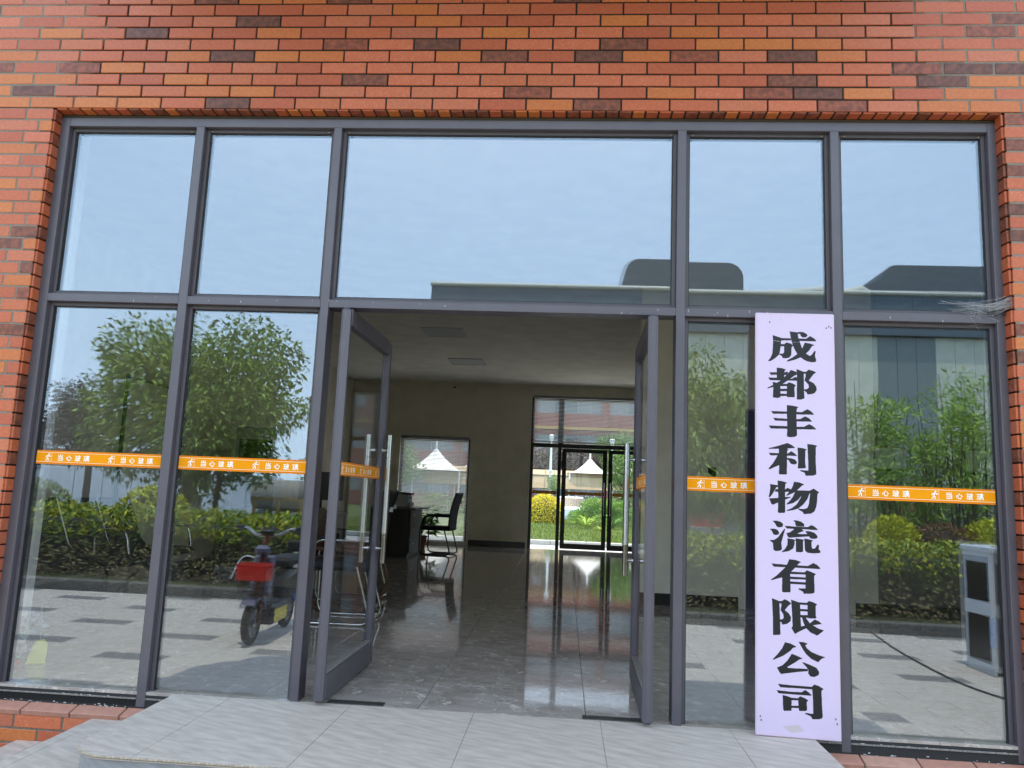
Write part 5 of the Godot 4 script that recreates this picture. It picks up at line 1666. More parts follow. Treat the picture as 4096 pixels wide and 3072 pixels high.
func planting() -> void:
	# clipped hedge behind the kerb: green on top, bare brown stems below
	var b := Mb.new()
	var tops := [Color(0.17, 0.24, 0.015), Color(0.30, 0.35, 0.018), Color(0.45, 0.43, 0.02), Color(0.10, 0.17, 0.02)]
	var dry := [Color(0.2, 0.16, 0.07), Color(0.27, 0.21, 0.1), Color(0.14, 0.15, 0.04)]
	var f := FastNoiseLite.new()
	f.seed = 11
	f.frequency = 0.9
	for i in 30000:
		var x := rng.randf_range(-11.0, 9.0)
		var bump := f.get_noise_2d(x, 0) * 0.07
		if i % 5 < 3:
			# top and shoulder
			var z := 5.95 + pow(rng.randf(), 1.4) * 1.5
			var y := 0.57 + bump + f.get_noise_2d(x * 2, z * 2) * 0.05 - maxf(0, 6.15 - z) * 1.1 + rng.randf_range(-0.1, 0.05)
			b.leaf(Vector3(x, y, z), Vector3(rng.randfn(), 0.5 + rng.randf(), rng.randfn() - 0.4).normalized(), Vector3(rng.randfn() * 0.4, 1, -0.5 + rng.randfn() * 0.4).normalized(), rng.randf_range(0.05, 0.1), 0.04, tops[rng.randi() % 4] * rng.randf_range(0.7, 1.2))
		else:
			var t := rng.randf()
			var y := lerpf(-0.22, 0.42, t)
			var z := lerpf(5.66, 6.0, t) + rng.randf() * 0.25
			var c: Color = dry[rng.randi() % 3].lerp(tops[3], smoothstep(0.35, 0.9, t + f.get_noise_2d(x * 3, y * 3) * 0.3))
			b.leaf(Vector3(x, y, z), Vector3(rng.randfn(), rng.randfn() * 0.5 + 0.3, rng.randfn() - 0.5).normalized(), Vector3(rng.randfn(), 0.6, -0.6).normalized(), rng.randf_range(0.04, 0.09), 0.022, c * rng.randf_range(0.6, 1.2))
	var hedge := part("hedge", b.done(), mats.leaf, self)
	tag(hedge, "clipped yellow green hedge with dry lower stems running behind the kerb", "hedge")
	stuff(hedge)
	var core := Mb.new()
	core.prism(PackedVector2Array([Vector2(-6.0, -0.24), Vector2(-6.22, 0.3), Vector2(-6.35, 0.42), Vector2(-7.6, 0.42), Vector2(-7.6, -0.24)]), -11.2, 9.0, Color.WHITE, Transform3D(Basis(Vector3(0, 0, -1), Vector3.UP, Vector3(1, 0, 0)), Vector3.ZERO))
	part("hedge_stems", core.done(), mats.twig, hedge)
	var green := [Color(0.13, 0.22, 0.022), Color(0.2, 0.31, 0.03), Color(0.32, 0.41, 0.04), Color(0.24, 0.34, 0.05)]
	var purple := [Color(0.05, 0.045, 0.035), Color(0.08, 0.05, 0.05), Color(0.06, 0.075, 0.04)]
	tree("broadleaf_tree", "large broad green tree with limewashed trunk reflected in the left panes", Vector3(-6.5, -0.24, 10.0), Vector3(-6.5, 2.6, 10.0), Vector3(-6.55, 2.5, 10.0), Vector3(2.05, 1.85, 1.8), 60, 0.45, 0.8, 24000, 0.125, 0.42, green, 0.16, mats.bark, 1.05, "yard trees", 0.5)
	tree("purple_leaf_tree", "slender dark purple tree reflected left of the big green tree", Vector3(-11.8, -0.24, 15.0), Vector3(-11.8, 3.0, 15.0), Vector3(-12.0, 2.3, 15.0), Vector3(1.15, 1.4, 1.1), 26, 0.3, 0.6, 5000, 0.13, 0.4, purple, 0.09, mats.bark)
	tree("purple_leaf_tree", "dark feathery tree at the outer edge of the leftmost pane's reflection", Vector3(-14.2, -0.24, 15.5), Vector3(-14.0, 2.4, 15.5), Vector3(-14.0, 2.1, 15.5), Vector3(1.1, 1.0, 1.0), 18, 0.3, 0.55, 2800, 0.13, 0.4, purple, 0.08, mats.bark)
	tree("young_tree", "thin young tree with a limewashed stem right of the big tree", Vector3(-5.75, -0.24, 9.4), Vector3(-5.7, 1.8, 9.4), Vector3(-5.65, 2.0, 9.6), Vector3(0.9, 0.8, 0.8), 14, 0.3, 0.5, 2600, 0.13, 0.4, green, 0.05, mats.bark, 0.9, "yard trees", 0.5)
	tree("broadleaf_tree", "dense drooping green tree reflected beside the company board", Vector3(3.35, -0.24, 10.0), Vector3(3.3, 2.2, 10.0), Vector3(2.75, 2.35, 10.2), Vector3(1.35, 1.6, 1.3), 40, 0.4, 0.7, 16000, 0.14, 0.28, green, 0.14, mats.bark, 1.0, "yard trees", 1.0)
	tree("young_tree", "second limewashed trunk behind the drooping green tree", Vector3(2.75, -0.24, 11.5), Vector3(2.7, 2.0, 11.5), Vector3(2.3, 2.6, 11.8), Vector3(0.9, 0.9, 0.9), 14, 0.3, 0.55, 2600, 0.15, 0.35, green, 0.07, mats.bark, 0.95, "yard trees", 0.9)
	tree("willow_tree", "tall pale willow reflected at the right edge of the second pane", Vector3(-6.3, -0.24, 17.0), Vector3(-6.2, 3.6, 17.0), Vector3(-6.0, 3.0, 17.0), Vector3(0.8, 2.0, 0.8), 26, 0.25, 0.5, 4000, 0.17, 0.16, [Color(0.16, 0.24, 0.09), Color(0.2, 0.27, 0.12)], 0.08, mats.bark, 0.0, "", 2.2)
	tree("background_tree", "dark bushy tree low behind the willow", Vector3(-7.0, -0.24, 23.0), Vector3(-7.0, 1.5, 23.0), Vector3(-7.2, 1.3, 23.0), Vector3(2.0, 1.3, 1.4), 20, 0.5, 0.9, 3500, 0.17, 0.4, green, 0.1, mats.bark)
	# tall bamboo like shrubs right of the board
	for k in 7:
		var x: float = [5.05, 5.65, 6.2, 6.6, 7.05, 7.55, 4.5][k]
		var h: float = [3.4, 3.3, 2.9, 3.75, 3.4, 3.5, 2.8][k]
		var o := thing("feathery_shrub", "tall feathery green shrub, %s of the row reflected in the right pane" % ["second", "third", "fourth and lowest", "fifth and highest", "sixth", "last", "first"][k], "shrub", Vector3(x, -0.24, 9.0 + rng.randf_range(-0.3, 0.3)), 0.0, "feathery shrubs in the yard")
		var st := Mb.new()
		var lv := Mb.new()
		for i in 7:
			var top := Vector3(rng.randfn() * 0.2, h * rng.randf_range(0.75, 1.04), rng.randfn() * 0.2)
			var foot := Vector3(rng.randfn() * 0.06, 0, rng.randfn() * 0.06)
			st.tube([foot, foot.lerp(top, 0.5) + Vector3(rng.randfn() * 0.05, 0, 0), top], [0.018, 0.013, 0.005], 5)
			for j in 9:
				var p := foot.lerp(top, rng.randf_range(0.42, 1.0))
				clump_leaves(lv, [[p + Vector3(rng.randfn() * 0.1, 0, rng.randfn() * 0.1), Vector3(0.2, 0.11, 0.2)]], 26, 0.14, 0.2, [Color(0.27, 0.43, 0.06), Color(0.38, 0.52, 0.08)], 0.2, 0.0)
		part("stems", st.done(), mats.bark, o)
		stuff(part("foliage", lv.done(), mats.leaf, o))
	var under := Mb.new()
	clump_leaves(under, clumps_in(Vector3(6.0, 0.55, 9.8), Vector3(3.2, 0.75, 0.6), 36, 0.35, 0.6), 6000, 0.13, 0.3, green, 0.2, 0.3)
	var un := part("shrubbery", under.done(), mats.leaf, self)
	tag(un, "dense green shrubbery behind the feathery shrubs in the yard", "shrubbery")
	stuff(un)
	var lime := [Color(0.55, 0.56, 0.02), Color(0.42, 0.48, 0.02), Color(0.62, 0.6, 0.03)]
	ball_bush("round_bush", "round lime green bush left of the brown bush, reflected in the right pane", Vector3(5.38, 0.1, 8.5), Vector3(0.42, 0.55, 0.42), 4200, 0.07, lime, "round bushes in the yard", mats.lime_core)
	ball_bush("round_bush", "low reddish brown round bush between two lime green ones", Vector3(6.15, 0.1, 8.5), Vector3(0.6, 0.5, 0.5), 2600, 0.06, [Color(0.27, 0.13, 0.065), Color(0.2, 0.1, 0.055), Color(0.17, 0.15, 0.05)], "round bushes in the yard")
	ball_bush("round_bush", "wide lime green dome bush right of the brown bush", Vector3(7.0, 0.1, 8.5), Vector3(0.72, 0.56, 0.5), 5000, 0.07, lime, "round bushes in the yard", mats.lime_core)
	ball_bush("round_bush", "pale green bush at the far left behind the hedge", Vector3(-9.3, -0.1, 9.5), Vector3(0.8, 0.7, 0.6), 2600, 0.08, [Color(0.2, 0.3, 0.06), Color(0.26, 0.34, 0.08)], "round bushes in the yard")
	ball_bush("round_bush", "bright yellow green bush below the big tree behind the hedge", Vector3(-6.35, 0.0, 8.4), Vector3(0.65, 0.6, 0.5), 2600, 0.08, lime, "round bushes in the yard")


func yard_buildings() -> void:
	# factory hall across the yard
	var h := thing("factory_hall", "large pale green factory hall with a blue grey roof edge across the yard", "building", Vector3(0, -0.4, 38.0))
	bx("core", Vector3(-7.2, 0, 0.15), Vector3(42, 11.8, 26.0), mats.factory_wall, h)
	var x := -7.2
	while x < 41.9:
		var dark := absf(x - 18.2) < 0.7
		bx("cladding_panel", Vector3(x + 0.006, 2.6, 0.0), Vector3(x + 0.994, 10.75, 0.149 if not dark else 0.14), mats.factory_glass if dark or absf(x - 17.2) < 0.4 else mats.factory_wall, h, 0.012)
		x += 1.0
	bx("base_wall", Vector3(-7.2, 0, 0.01), Vector3(42, 2.59, 0.149), mats.factory_base, h)
	bx("loading_door", Vector3(17.0, 0.0, -0.08), Vector3(19.2, 2.3, 0.009), mats.red_wall, h, 0.01)
	x = -7.4
	while x < 41.9:
		bx("fascia_panel", Vector3(x + 0.004, 10.75, -0.3), Vector3(x + 1.996, 12.95, 0.148), mats.fascia, h, 0.01)
		x += 2.0
	bar("gutter", [Vector3(-7.45, 13.0, -0.3), Vector3(42, 13.0, -0.3)], 0.14, mats.gutter, h, 8)
	bx("roof", Vector3(-7.4, 12.6, 0.149), Vector3(42, 12.95, 26.0), mats.fascia, h)
	# roof ventilators, drawn as rounded housings
	for q in [[3.4, 9.9, 12.95, 15.1, 0.9, 0], [17.6, 27.0, 12.95, 15.0, 0.8, 1]]:
		var p := PackedVector2Array()
		var lo: float = q[0]
		var hi: float = q[1]
		var top: float = q[3]
		p.append(Vector2(lo - (0.0 if q[5] == 0 else 2.6), q[2]))
		for k in 7:
			var a := PI / 2 * k / 6.0
			p.append(Vector2(lo + q[4] - cos(a) * q[4], top - q[4] + sin(a) * q[4]))
		for k in 7:
			var a := PI / 2 * k / 6.0
			p.append(Vector2(hi - q[4] + sin(a) * q[4], top - q[4] + cos(a) * q[4]))
		p.append(Vector2(hi, q[2]))
		var b := Mb.new()
		b.prism(p, 1.0, 9.0)
		part("roof_ventilator", b.done(), mats.vent, h)
	bar("roof_duct", [Vector3(9.9, 13.2, 1.2), Vector3(12.0, 13.3, 1.0), Vector3(14.2, 13.6, 1.2), Vector3(15.0, 13.1, 0.8), Vector3(16.4, 13.5, 1.0), Vector3(17.4, 13.0, 1.2)], 0.28, mats.gutter, h, 8)
	# white panel hoarding at the left
	var f := thing("white_hoarding", "white sheet metal hoarding behind the trees at the left", "fence", Vector3(-21.0, -0.38, 22.0))
	for k in 11:
		bx("panel", Vector3(k * 1.05 + 0.01, 0.05, 0), Vector3(k * 1.05 + 1.04, 1.75, 0.06), mats.hoarding, f, 0.01)
		bx("post", Vector3(k * 1.05 - 0.02, 0, 0.061), Vector3(k * 1.05 + 0.03, 1.85, 0.12), mats.alu_dusty, f)
	bx("base_strip", Vector3(0, 0.05, -0.03), Vector3(11.5, 0.3, -0.001), mats.hoarding_blue, f)
	var shed := thing("red_roofed_shed", "low building with a reddish roof behind the white hoarding", "building", Vector3(-24.0, -0.38, 27.0))
	bx("wall", Vector3(0, 0, 0), Vector3(7.5, 2.3, 5), mats.paint_out, shed)
	bx("roof", Vector3(-0.3, 2.3, -0.4), Vector3(7.8, 2.55, 5.4), mats.red_wall, shed, 0.05)
	var tank := thing("storage_tank", "grey horizontal storage tank beside the white hoarding", "tank", Vector3(-8.4, -0.38, 18.0))
	turned("drum", [Vector2(0, -0.2), Vector2(0.35, -0.15), Vector2(0.45, 0.05), Vector2(0.45, 1.6), Vector2(0.35, 1.8), Vector2(0, 1.85)], mats.tank_grey, tank, Vector3(0, 1.15, 0), 18, Basis(Vector3(0, 0, 1), -PI / 2))
	for xx in [0.2, 1.4]:
		bx("cradle", Vector3(xx - 0.08, 0, -0.35), Vector3(xx + 0.08, 0.78, 0.35), mats.tank_grey, tank)
	var rail := thing("wooden_railing", "orange brown wooden railing behind the hedge near the scooter", "railing", Vector3(-5.6, -0.24, 10.6))
	bx("top_rail", Vector3(0, 1.0, -0.03), Vector3(1.5, 1.06, 0.03), mats.ochre, rail, 0.006)
	bx("middle_rail", Vector3(0, 0.62, -0.02), Vector3(1.5, 0.67, 0.02), mats.ochre, rail, 0.006)
	for k in 4:
		bx("post", Vector3(0.03 + 0.46 * k, 0, -0.028), Vector3(0.09 + 0.46 * k, 0.999, 0.028), mats.ochre, rail, 0.004)
	for k in 2:
		var t := thing("red_truck", "red parked truck seen between the trunks, %s" % ["nearer the glass doors" if k == 0 else "nearer the company board"], "truck", Vector3(5.3 + k * 2.9, -0.4, 26.0 + k), 0.0, "red trucks across the yard")
		bx("cab", Vector3(-1.1, 0.45, 0), Vector3(1.1, 1.9, 1.7), mats.truck_red, t, 0.1)
		bx("windscreen", Vector3(-0.95, 1.15, -0.02), Vector3(0.95, 1.75, -0.001), mats.screen, t)
		bx("bumper", Vector3(-1.12, 0.3, -0.1), Vector3(1.12, 0.6, -0.03), mats.alu_dusty, t, 0.03)
		bx("cargo_box", Vector3(-1.1, 0.7, 1.8), Vector3(1.1, 2.0, 6.0), mats.red_wall, t, 0.03)
		for z in [0.8, 4.8]:
			for xx in [-0.95, 0.95]:
				wheel("wheel", t, Vector3(xx, 0.42, z), 0.42, 0.26, 8)
	# street lamp mast far off
	var mast := thing("lamp_mast", "thin distant lamp mast rising above the shrubs in the second pane", "lamp post", Vector3(-11.9, -0.4, 32.0))
	bar("pole", [Vector3.ZERO, Vector3(0, 5.6, 0)], 0.05, mats.alu_dusty, mast, 6)
	bx("lamp_head", Vector3(-0.1, 5.55, -0.3), Vector3(0.1, 5.65, 0.1), mats.alu_dusty, mast, 0.02)


func yard_clutter() -> void:
	for k in 2:
		var o := thing("paint_bucket", ["white paint bucket by the kerb behind the scooter, left one", "blue and white paint bucket by the kerb nearer to the scooter"][k], "bucket", Vector3([-2.86, -2.6][k], -0.36, [5.36, 5.33][k]), 0.0, "buckets by the kerb")
		turned("pail", [Vector2(0, 0), Vector2(0.085, 0), Vector2(0.1, 0.2), Vector2(0.104, 0.2), Vector2(0.104, 0.215), Vector2(0.0, 0.215)], mats.white, o, Vector3.ZERO, 16)
		turned("label", [Vector2(0.0905, 0.05), Vector2(0.0985, 0.15)], mats.blue_paint, o, Vector3.ZERO, 16)
		bar("bail", bent([Vector3(-0.1, 0.19, 0), Vector3(-0.08, 0.3, 0), Vector3(0.08, 0.3, 0), Vector3(0.1, 0.19, 0)], 0.06), 0.004, mats.steel, o, 5)
	var t := thing("garden_tap", "garden tap with a bright blue head standing in the bare front of the hedge", "tap", Vector3(-3.35, -0.24, 5.72))
	bar("riser", [Vector3.ZERO, Vector3(0, 0.34, 0)], 0.014, mats.steel, t, 6)
	bx("head", Vector3(-0.05, 0.3, -0.04), Vector3(0.05, 0.38, 0.04), mats.blue_paint, t, 0.012)
	bar("hose", bent([Vector3(-0.05, 0.34, 0), Vector3(-0.3, 0.42, -0.02), Vector3(-0.42, 0.1, -0.02)], 0.15, 5), 0.008, mats.white, t, 6)
	for k in 2:
		var p := thing("white_planter", ["small white planter in the hedge behind the scooter, left one", "small ribbed white planter in the hedge above the scooter"][k], "planter", Vector3([-3.0, -2.52][k], 0.02, 5.9), 0.0, "white planters in the hedge")
		turned("pot", [Vector2(0, 0), Vector2(0.05, 0), Vector2(0.065, 0.2), Vector2(0.055, 0.2), Vector2(0.05, 0.17), Vector2(0, 0.17)], mats.white, p, Vector3.ZERO, 12)
		bar("stake", [Vector3(0, -0.26, 0), Vector3(0, 0.0, 0)], 0.01, mats.steel, p, 5)
		var b := Mb.new()
		clump_leaves(b, [[Vector3(0, 0.24, 0), Vector3(0.08, 0.07, 0.08)]], 90, 0.06, 0.5, [Color(0.25, 0.4, 0.05)], 0.2)
		stuff(part("leaves", b.done(), mats.leaf, p))


func outdoor_cabinet() -> void:
	var c := thing("outdoor_bin_cabinet", "grey metal bin cabinet with two dark bays standing on the paving at the right", "bin", Vector3(4.14, -0.36, 3.34))
	bx("body", Vector3(0.012, 0.03, 0.012), Vector3(0.48, 1.06, 0.465), mats.bin_grey, c, 0.01)
	bx("lid", Vector3(-0.02, 1.06, -0.02), Vector3(0.51, 1.115, 0.49), mats.bin_frame, c, 0.012)
	for z in [[0.0, 0.045], [0.425, 0.47]]:
		bx("side_post", Vector3(-0.004, 0.0, z[0]), Vector3(0.03, 1.059, z[1]), mats.bin_frame, c, 0.008)
	for y in [[0.0, 0.09], [0.5, 0.62], [0.97, 1.059]]:
		bx("cross_rail", Vector3(-0.003, y[0], 0.045), Vector3(0.02, y[1], 0.425), mats.bin_frame, c, 0.006)
	for y in [[0.09, 0.5], [0.62, 0.97]]:
		bx("bay", Vector3(0.004, y[0], 0.045), Vector3(0.0115, y[1], 0.425), mats.bay, c)
		bx("front_panel", Vector3(0.05, y[0], 0.002), Vector3(0.44, y[1], 0.0115), mats.bay, c)
	for q in [[0.06, 0.06], [0.42, 0.06], [0.06, 0.42], [0.42, 0.42]]:
		bx("rivet", Vector3(q[0] - 0.012, 1.115, q[1] - 0.012), Vector3(q[0] + 0.012, 1.121, q[1] + 0.012), mats.black, c, 0.002)


# ---------------------------------------------------------------- scene
func make_textures() -> void:
	tex.grit = noise_tex(0.06, 0.3, 1.0, 4, 5, 512)
	tex.brick = noise_tex(0.02, 0.88, 1.0, 8, 5, 512)
	tex.brick_dark = noise_tex(0.012, 0.6, 1.0, 15, 4, 512)
	tex.soft = noise_tex(0.01, 0.92, 1.0, 31, 5, 512)
	tex.soil = noise_tex(0.03, 0.5, 1.0, 41, 5, 512)
	tex.slate = streak_tex(768, 5.0, 22.0, 0.45, srgb(0.6, 0.59, 0.58), srgb(1.0, 1.0, 1.0), 51, 1.0)
	tex.marble = marble_tex(768, 61)
	tex.fleck = fleck_tex(77)
	tex.wave = normal_tex(0.005, 71, 8.0, 1, 512)
	tex.ripple = normal_tex(0.012, 72, 6.0, 3, 512)
	tex.tape = tape_texture()
	tex.sign = sign_texture()


func make_materials() -> void:
	mats.bricks = brick_mats()
	mats.dust = plain(0.62, 0.6, 0.56, 0.9)
	mats.brick_rest = plain(1, 1, 1, 0.55)
	mats.brick_rest.vertex_color_use_as_albedo = true
	mats.mortar = plain(1, 1, 1, 0.9)
	mats.mortar.vertex_color_use_as_albedo = true
	relief(tri_tex(mats.mortar, tex.soil, 9.0), tex.grit, 0.2)
	mats.mortar_dark = plain(0.03, 0.026, 0.022, 0.9)
	mats.sill_brick = [tri_tex(plain(0.52, 0.27, 0.19, 0.7), tex.brick, 2.0), tri_tex(plain(0.47, 0.22, 0.15, 0.7), tex.brick, 2.0)]
	mats.alu = tri_tex(plain(0.088, 0.076, 0.088, 0.42, 0.0, 0.6), tex.soft, 1.1)
	mats.alu_inner = tri_tex(plain(0.09, 0.078, 0.085, 0.5), tex.soft, 1.1)
	mats.alu_dusty = tri_tex(plain(0.36, 0.32, 0.28, 0.8), tex.soil, 5.0)
	mats.gap_shade_dirt = plain(0.085, 0.068, 0.05, 0.8)
	mats.black = plain(0.012, 0.012, 0.013, 0.5)
	mats.steel = plain(0.55, 0.54, 0.52, 0.32, 1.0)
	mats.chrome = plain(0.5, 0.49, 0.47, 0.14, 1.0)
	mats.brass_dull = plain(0.3, 0.26, 0.18, 0.5)
	mats.limewash = tri_tex(plain(0.72, 0.71, 0.68, 0.9), tex.soil, 4.0)
	mats.web = plain(0.5, 0.48, 0.45, 0.9)
	mats.twig = tri_tex(plain(0.055, 0.045, 0.028, 0.9), tex.soil, 3.0)
	# coated, slightly mirroring glass: a metal oxide film that reflects about a fifth on each face
	var g := ORMMaterial3D.new()
	g.albedo_color = Color(0.895, 0.955, 1.0, 0.135)
	var one := Image.create(4, 4, false, Image.FORMAT_RGB8)
	one.fill(Color(1, 0, 1))
	g.orm_texture = ImageTexture.create_from_image(one)
	g.transparency = BaseMaterial3D.TRANSPARENCY_ALPHA
	g.normal_enabled = true
	g.normal_texture = tex.wave
	g.normal_scale = 0.006
	mats.glass = g
	var cg := plain(0.9, 0.97, 0.93, 0.0)
	cg.albedo_color.a = 0.06
	cg.transparency = BaseMaterial3D.TRANSPARENCY_ALPHA
	mats.clear_glass = cg
	var tp := plain(1, 1, 1, 0.45)
	tp.albedo_texture = tex.tape
	tp.roughness = 0.8
	tp.metallic_specular = 0.3
	mats.tape = tp
	var sg := plain(1, 1, 1, 0.5)
	sg.albedo_texture = tex.sign
	mats.sign = sg
	mats.wood = tri_tex(plain(0.2, 0.09, 0.04, 0.5), tex.brick_dark, 3.0)
	mats.slate = []
	for k in 3:
		var s := tri_tex(plain([0.58, 0.56, 0.585][k], [0.50, 0.485, 0.505][k], [0.425, 0.41, 0.43][k], 0.55), tex.slate, 0.9)
		s.uv1_offset = Vector3(0.31 * k, 0.17, 0.43 * k)
		relief(s, tex.slate, 0.12)
		mats.slate.append(s)
	mats.slate_side = tri_tex(plain(0.30, 0.30, 0.30, 0.6), tex.slate, 1.3)
	mats.grout = plain(0.30, 0.275, 0.24, 0.9)
	mats.nosing = tri_tex(plain(0.62, 0.5, 0.36, 0.7), tex.soil, 6.0)
	mats.earth = tri_tex(plain(0.16, 0.155, 0.14, 0.95), tex.soil, 0.2)
	mats.joint = plain(0.12, 0.12, 0.115, 0.95)
	mats.joint_dark = plain(0.02, 0.019, 0.018, 0.8)
	mats.paver = []
	for k in 3:
		mats.paver.append(relief(tri_tex(plain([0.46, 0.48, 0.47][k], [0.415, 0.43, 0.425][k], [0.365, 0.385, 0.38][k], 0.85), tex.soft, 1.7), tex.grit, 0.1))
	mats.paver_dark = tri_tex(plain(0.17, 0.165, 0.16, 0.85), tex.soft, 1.7)
	mats.paver_rest = plain(1, 1, 1, 0.85)
	mats.paver_rest.vertex_color_use_as_albedo = true
	mats.kerb = [tri_tex(plain(0.2, 0.19, 0.175, 0.9), tex.soil, 1.5), tri_tex(plain(0.23, 0.215, 0.195, 0.9), tex.soil, 1.5)]
	mats.kerb_pale = tri_tex(plain(0.55, 0.53, 0.47, 0.9), tex.soft, 1.5)
	mats.path_pale = tri_tex(plain(0.42, 0.42, 0.42, 0.8), tex.soft, 1.0)
	mats.soil = tri_tex(plain(0.10, 0.11, 0.04, 0.95), tex.soil, 1.0)
	mats.canopy = plain(0.45, 0.44, 0.42, 0.8)
	# lobby
	mats.marble = []
	for k in 4:
		var t := StandardMaterial3D.new()
		t.roughness = 0.05
		t.metallic_specular = 0.5
		tri_tex(t, tex.marble, 1.0 / 0.805, false)
		t.uv1_offset = Vector3([0.5, 0.1, 0.77, 0.33][k], 0.5, [0.5, 0.62, 0.2, 0.85][k])
		t.normal_enabled = true
		t.normal_texture = tex.ripple
		t.normal_scale = 0.012
		mats.marble.append(t)
	mats.cover = tri_tex(plain(0.13, 0.13, 0.115, 0.45, 0.6), tex.soil, 6.0)
	mats.paint = tri_tex(plain(0.82, 0.76, 0.62, 0.9), tex.soft, 0.5)
	mats.paint_light = tri_tex(plain(0.88, 0.82, 0.66, 0.85), tex.soft, 0.5)
	mats.paint_out = tri_tex(plain(0.5, 0.48, 0.44, 0.9), tex.soft, 0.5)
	mats.ceiling = tri_tex(plain(0.84, 0.79, 0.68, 0.95), tex.soft, 0.4)
	mats.skirting = plain(0.012, 0.012, 0.013, 0.3)
	mats.screen = plain(0.012, 0.014, 0.018, 0.15)
	mats.box_grey = plain(0.5, 0.5, 0.44, 0.5)
	mats.rust = plain(0.16, 0.07, 0.03, 0.9)
	mats.lamp_frame = plain(0.45, 0.44, 0.4, 0.5)
	mats.diffuser = plain(0.5, 0.51, 0.5, 0.7)
	mats.rail_grey = plain(0.22, 0.23, 0.23, 0.5)
	var sl := plain(0.74, 0.74, 0.71, 0.5)
	sl.backlight_enabled = true
	sl.backlight = Color(0.25, 0.25, 0.24)
	mats.slat = sl
	mats.acrylic = plain(0.7, 0.72, 0.72, 0.2)
	mats.frame_black = plain(0.012, 0.012, 0.013, 0.4)
	mats.sill_white = plain(0.7, 0.7, 0.66, 0.6)
	mats.tube_black = plain(0.02, 0.02, 0.02, 0.3)
	mats.seat_black = plain(0.02, 0.02, 0.021, 0.8)
	mats.mesh_black = plain(0.03, 0.03, 0.032, 0.9)
	mats.dark_wood = plain(0.035, 0.028, 0.024, 0.4)
	mats.desk_top = plain(0.14, 0.12, 0.1, 0.4)
	mats.printer = plain(0.42, 0.43, 0.43, 0.6)
	mats.printer_dark = plain(0.05, 0.05, 0.055, 0.5)
	mats.terracotta = plain(0.3, 0.11, 0.055, 0.7)
	mats.cooler = plain(0.4, 0.41, 0.41, 0.45)
	mats.cooler_top = plain(0.5, 0.51, 0.51, 0.35)
	mats.bay = plain(0.03, 0.026, 0.022, 0.25)
	mats.blue_plastic = plain(0.04, 0.2, 0.5, 0.25)
	mats.lime_plastic = plain(0.62, 0.66, 0.08, 0.5)
	mats.red_plastic = plain(0.62, 0.03, 0.02, 0.4)
	mats.green_plastic = plain(0.05, 0.35, 0.14, 0.5)
	mats.leaf = leafy(0.5)
	mats.leaf_plain = leafy(0.3)
	mats.bark = relief(tri_tex(plain(0.09, 0.075, 0.055, 0.95), tex.soil, 4.0), tex.grit, 1.0)
	# garden
	mats.lawn = plain(1, 1, 1, 0.95)
	mats.lawn.vertex_color_use_as_albedo = true
	tri_tex(mats.lawn, tex.soil, 1.6)
	var tn := plain(0.78, 0.76, 0.7, 0.7)
	tn.backlight_enabled = true
	tn.backlight = Color(0.4, 0.4, 0.36)
	mats.tent = tn
	mats.white = plain(0.75, 0.75, 0.73, 0.5)
	mats.beige_cloth = tri_tex(plain(0.36, 0.27, 0.15, 0.8), tex.soft, 0.4)
	mats.awning_frame = plain(0.2, 0.15, 0.09, 0.6)
	mats.car_white = plain(0.7, 0.72, 0.75, 0.25)
	mats.grey_wall = plain(0.26, 0.28, 0.27, 0.8)
	mats.red_wall = tri_tex(plain(0.26, 0.085, 0.06, 0.85), tex.soft, 0.5)
	mats.pale_stone = plain(0.5, 0.46, 0.37, 0.8)
	mats.ochre = plain(0.42, 0.27, 0.06, 0.7)
	mats.pale_frame = plain(0.3, 0.34, 0.33, 0.5)
	mats.far_glass = [plain(0.1, 0.13, 0.14, 0.12), plain(0.16, 0.19, 0.2, 0.15), plain(0.2, 0.22, 0.22, 0.2)]
	mats.rubber = plain(0.025, 0.024, 0.023, 0.85)
	mats.rim_metal = plain(0.35, 0.35, 0.36, 0.4, 1.0)
	# yard
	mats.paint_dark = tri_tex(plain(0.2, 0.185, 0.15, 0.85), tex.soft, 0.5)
	mats.blue_paint = plain(0.03, 0.16, 0.5, 0.4)
	mats.lime_core = plain(0.22, 0.24, 0.02, 0.9)
	mats.truck_red = plain(0.36, 0.045, 0.03, 0.5)
	mats.bin_grey = plain(0.36, 0.37, 0.38, 0.5, 0.3)
	mats.bin_frame = plain(0.55, 0.58, 0.62, 0.45, 0.3)
	mats.scooter_red = plain(0.13, 0.03, 0.018, 0.35)
	mats.scooter_grey = plain(0.13, 0.135, 0.21, 0.3)
	mats.scooter_dark = plain(0.03, 0.035, 0.045, 0.35)
	mats.yellow_panel = plain(0.75, 0.6, 0.12, 0.5)
	mats.factory_wall = tri_tex(plain(0.8, 0.82, 0.66, 0.7), tex.soft, 0.25)
	mats.factory_glass = plain(0.24, 0.28, 0.27, 0.3)
	mats.factory_base = tri_tex(plain(0.22, 0.23, 0.2, 0.85), tex.soft, 0.4)
	mats.fascia = tri_tex(plain(0.13, 0.175, 0.21, 0.6), tex.soft, 0.3)
	mats.gutter = plain(0.65, 0.64, 0.56, 0.6)
	mats.vent = tri_tex(plain(0.1, 0.135, 0.16, 0.7), tex.soft, 0.5)
	mats.hoarding = plain(0.62, 0.67, 0.74, 0.5)
	mats.hoarding_blue = plain(0.3, 0.38, 0.5, 0.6)
	mats.tank_grey = plain(0.2, 0.19, 0.17, 0.8)


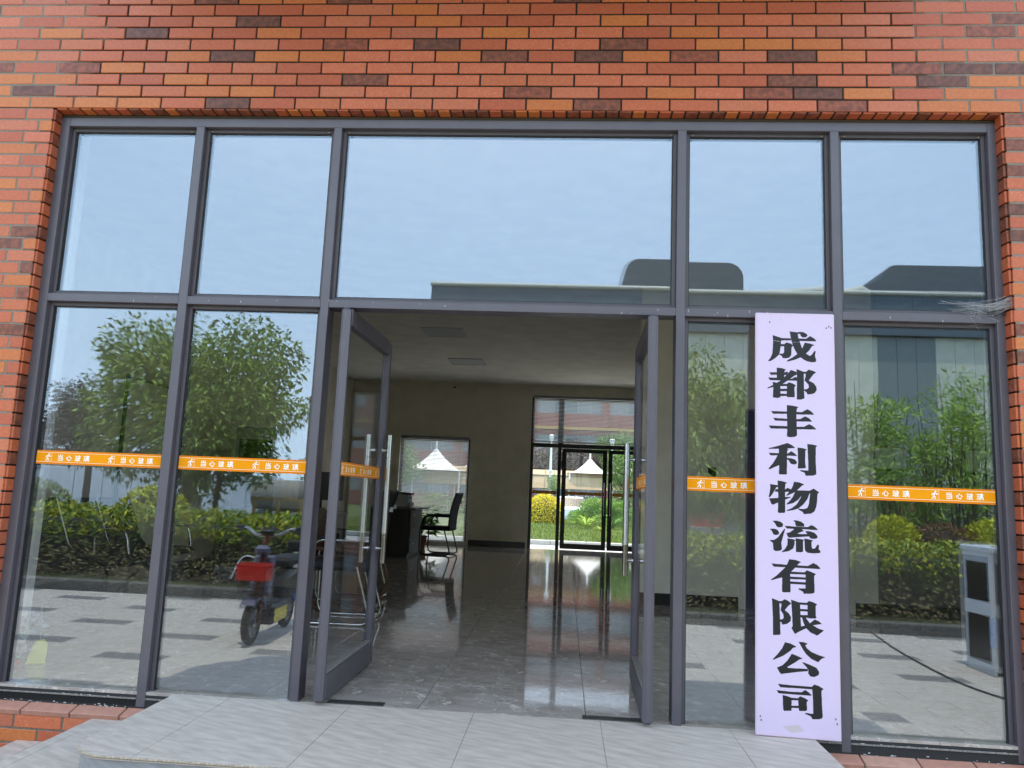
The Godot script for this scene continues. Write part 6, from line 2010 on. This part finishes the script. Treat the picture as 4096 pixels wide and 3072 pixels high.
func _ready() -> void:
	rng.seed = 20240607
	# camera
	var cam := Camera3D.new()
	cam.name = "camera"
	add_child(cam)
	cam.position = Vector3(0.3635, 1.0341, 3.8321)
	cam.rotation = Vector3(deg_to_rad(8.2158), deg_to_rad(4.2205), deg_to_rad(2.3942))
	cam.fov = 53.0917
	cam.near = 0.05
	cam.far = 800.0
	cam.current = true
	# sky, sun, exposure
	var sky := ProceduralSkyMaterial.new()
	sky.sky_top_color = srgb(1.2, 1.56, 2.08)
	sky.sky_horizon_color = srgb(1.6, 1.92, 2.2)
	sky.sky_curve = 0.18
	sky.sky_energy_multiplier = 1.0
	sky.ground_bottom_color = srgb(0.12, 0.12, 0.11)
	sky.ground_horizon_color = srgb(0.2, 0.2, 0.19)
	sky.sun_angle_max = 38.0
	sky.sun_curve = 0.3
	var env := Environment.new()
	env.background_mode = Environment.BG_SKY
	env.sky = Sky.new()
	env.sky.sky_material = sky
	env.tonemap_mode = Environment.TONE_MAPPER_LINEAR
	env.tonemap_exposure = 1.5
	env.sdfgi_enabled = true
	env.ssao_enabled = true
	env.ssil_enabled = true
	var we := WorldEnvironment.new()
	we.name = "world"
	we.environment = env
	add_child(we)
	var sun := DirectionalLight3D.new()
	sun.name = "sun"
	sun.light_energy = 1.6
	sun.light_color = Color(1.0, 0.95, 0.86)
	sun.light_angular_distance = 0.5
	sun.shadow_enabled = true
	add_child(sun)
	sun.basis = Basis.looking_at(Vector3(0.012, -1.0, 0.2126).normalized(), Vector3.RIGHT)
	make_textures()
	make_materials()
	# structure
	yard()
	steps()
	facade()
	lobby()
	shopfront()
	rear_openings()
	canopy()
	garden()
	yard_buildings()
	# objects
	door_leaf("left glass entrance door, swung open, with steel bar handle and orange tape", Vector3(-0.782, 0, 0), -0.0075, 0.062, -0.885, 1.0)
	door_leaf("right glass entrance door, swung open and seen nearly edge on", Vector3(0.777, 0, 0), -0.019, 0.078, -0.865, -1.0)
	company_sign()
	furniture()
	planting()
	scooter()
	outdoor_cabinet()
	yard_clutter()
	cobweb()
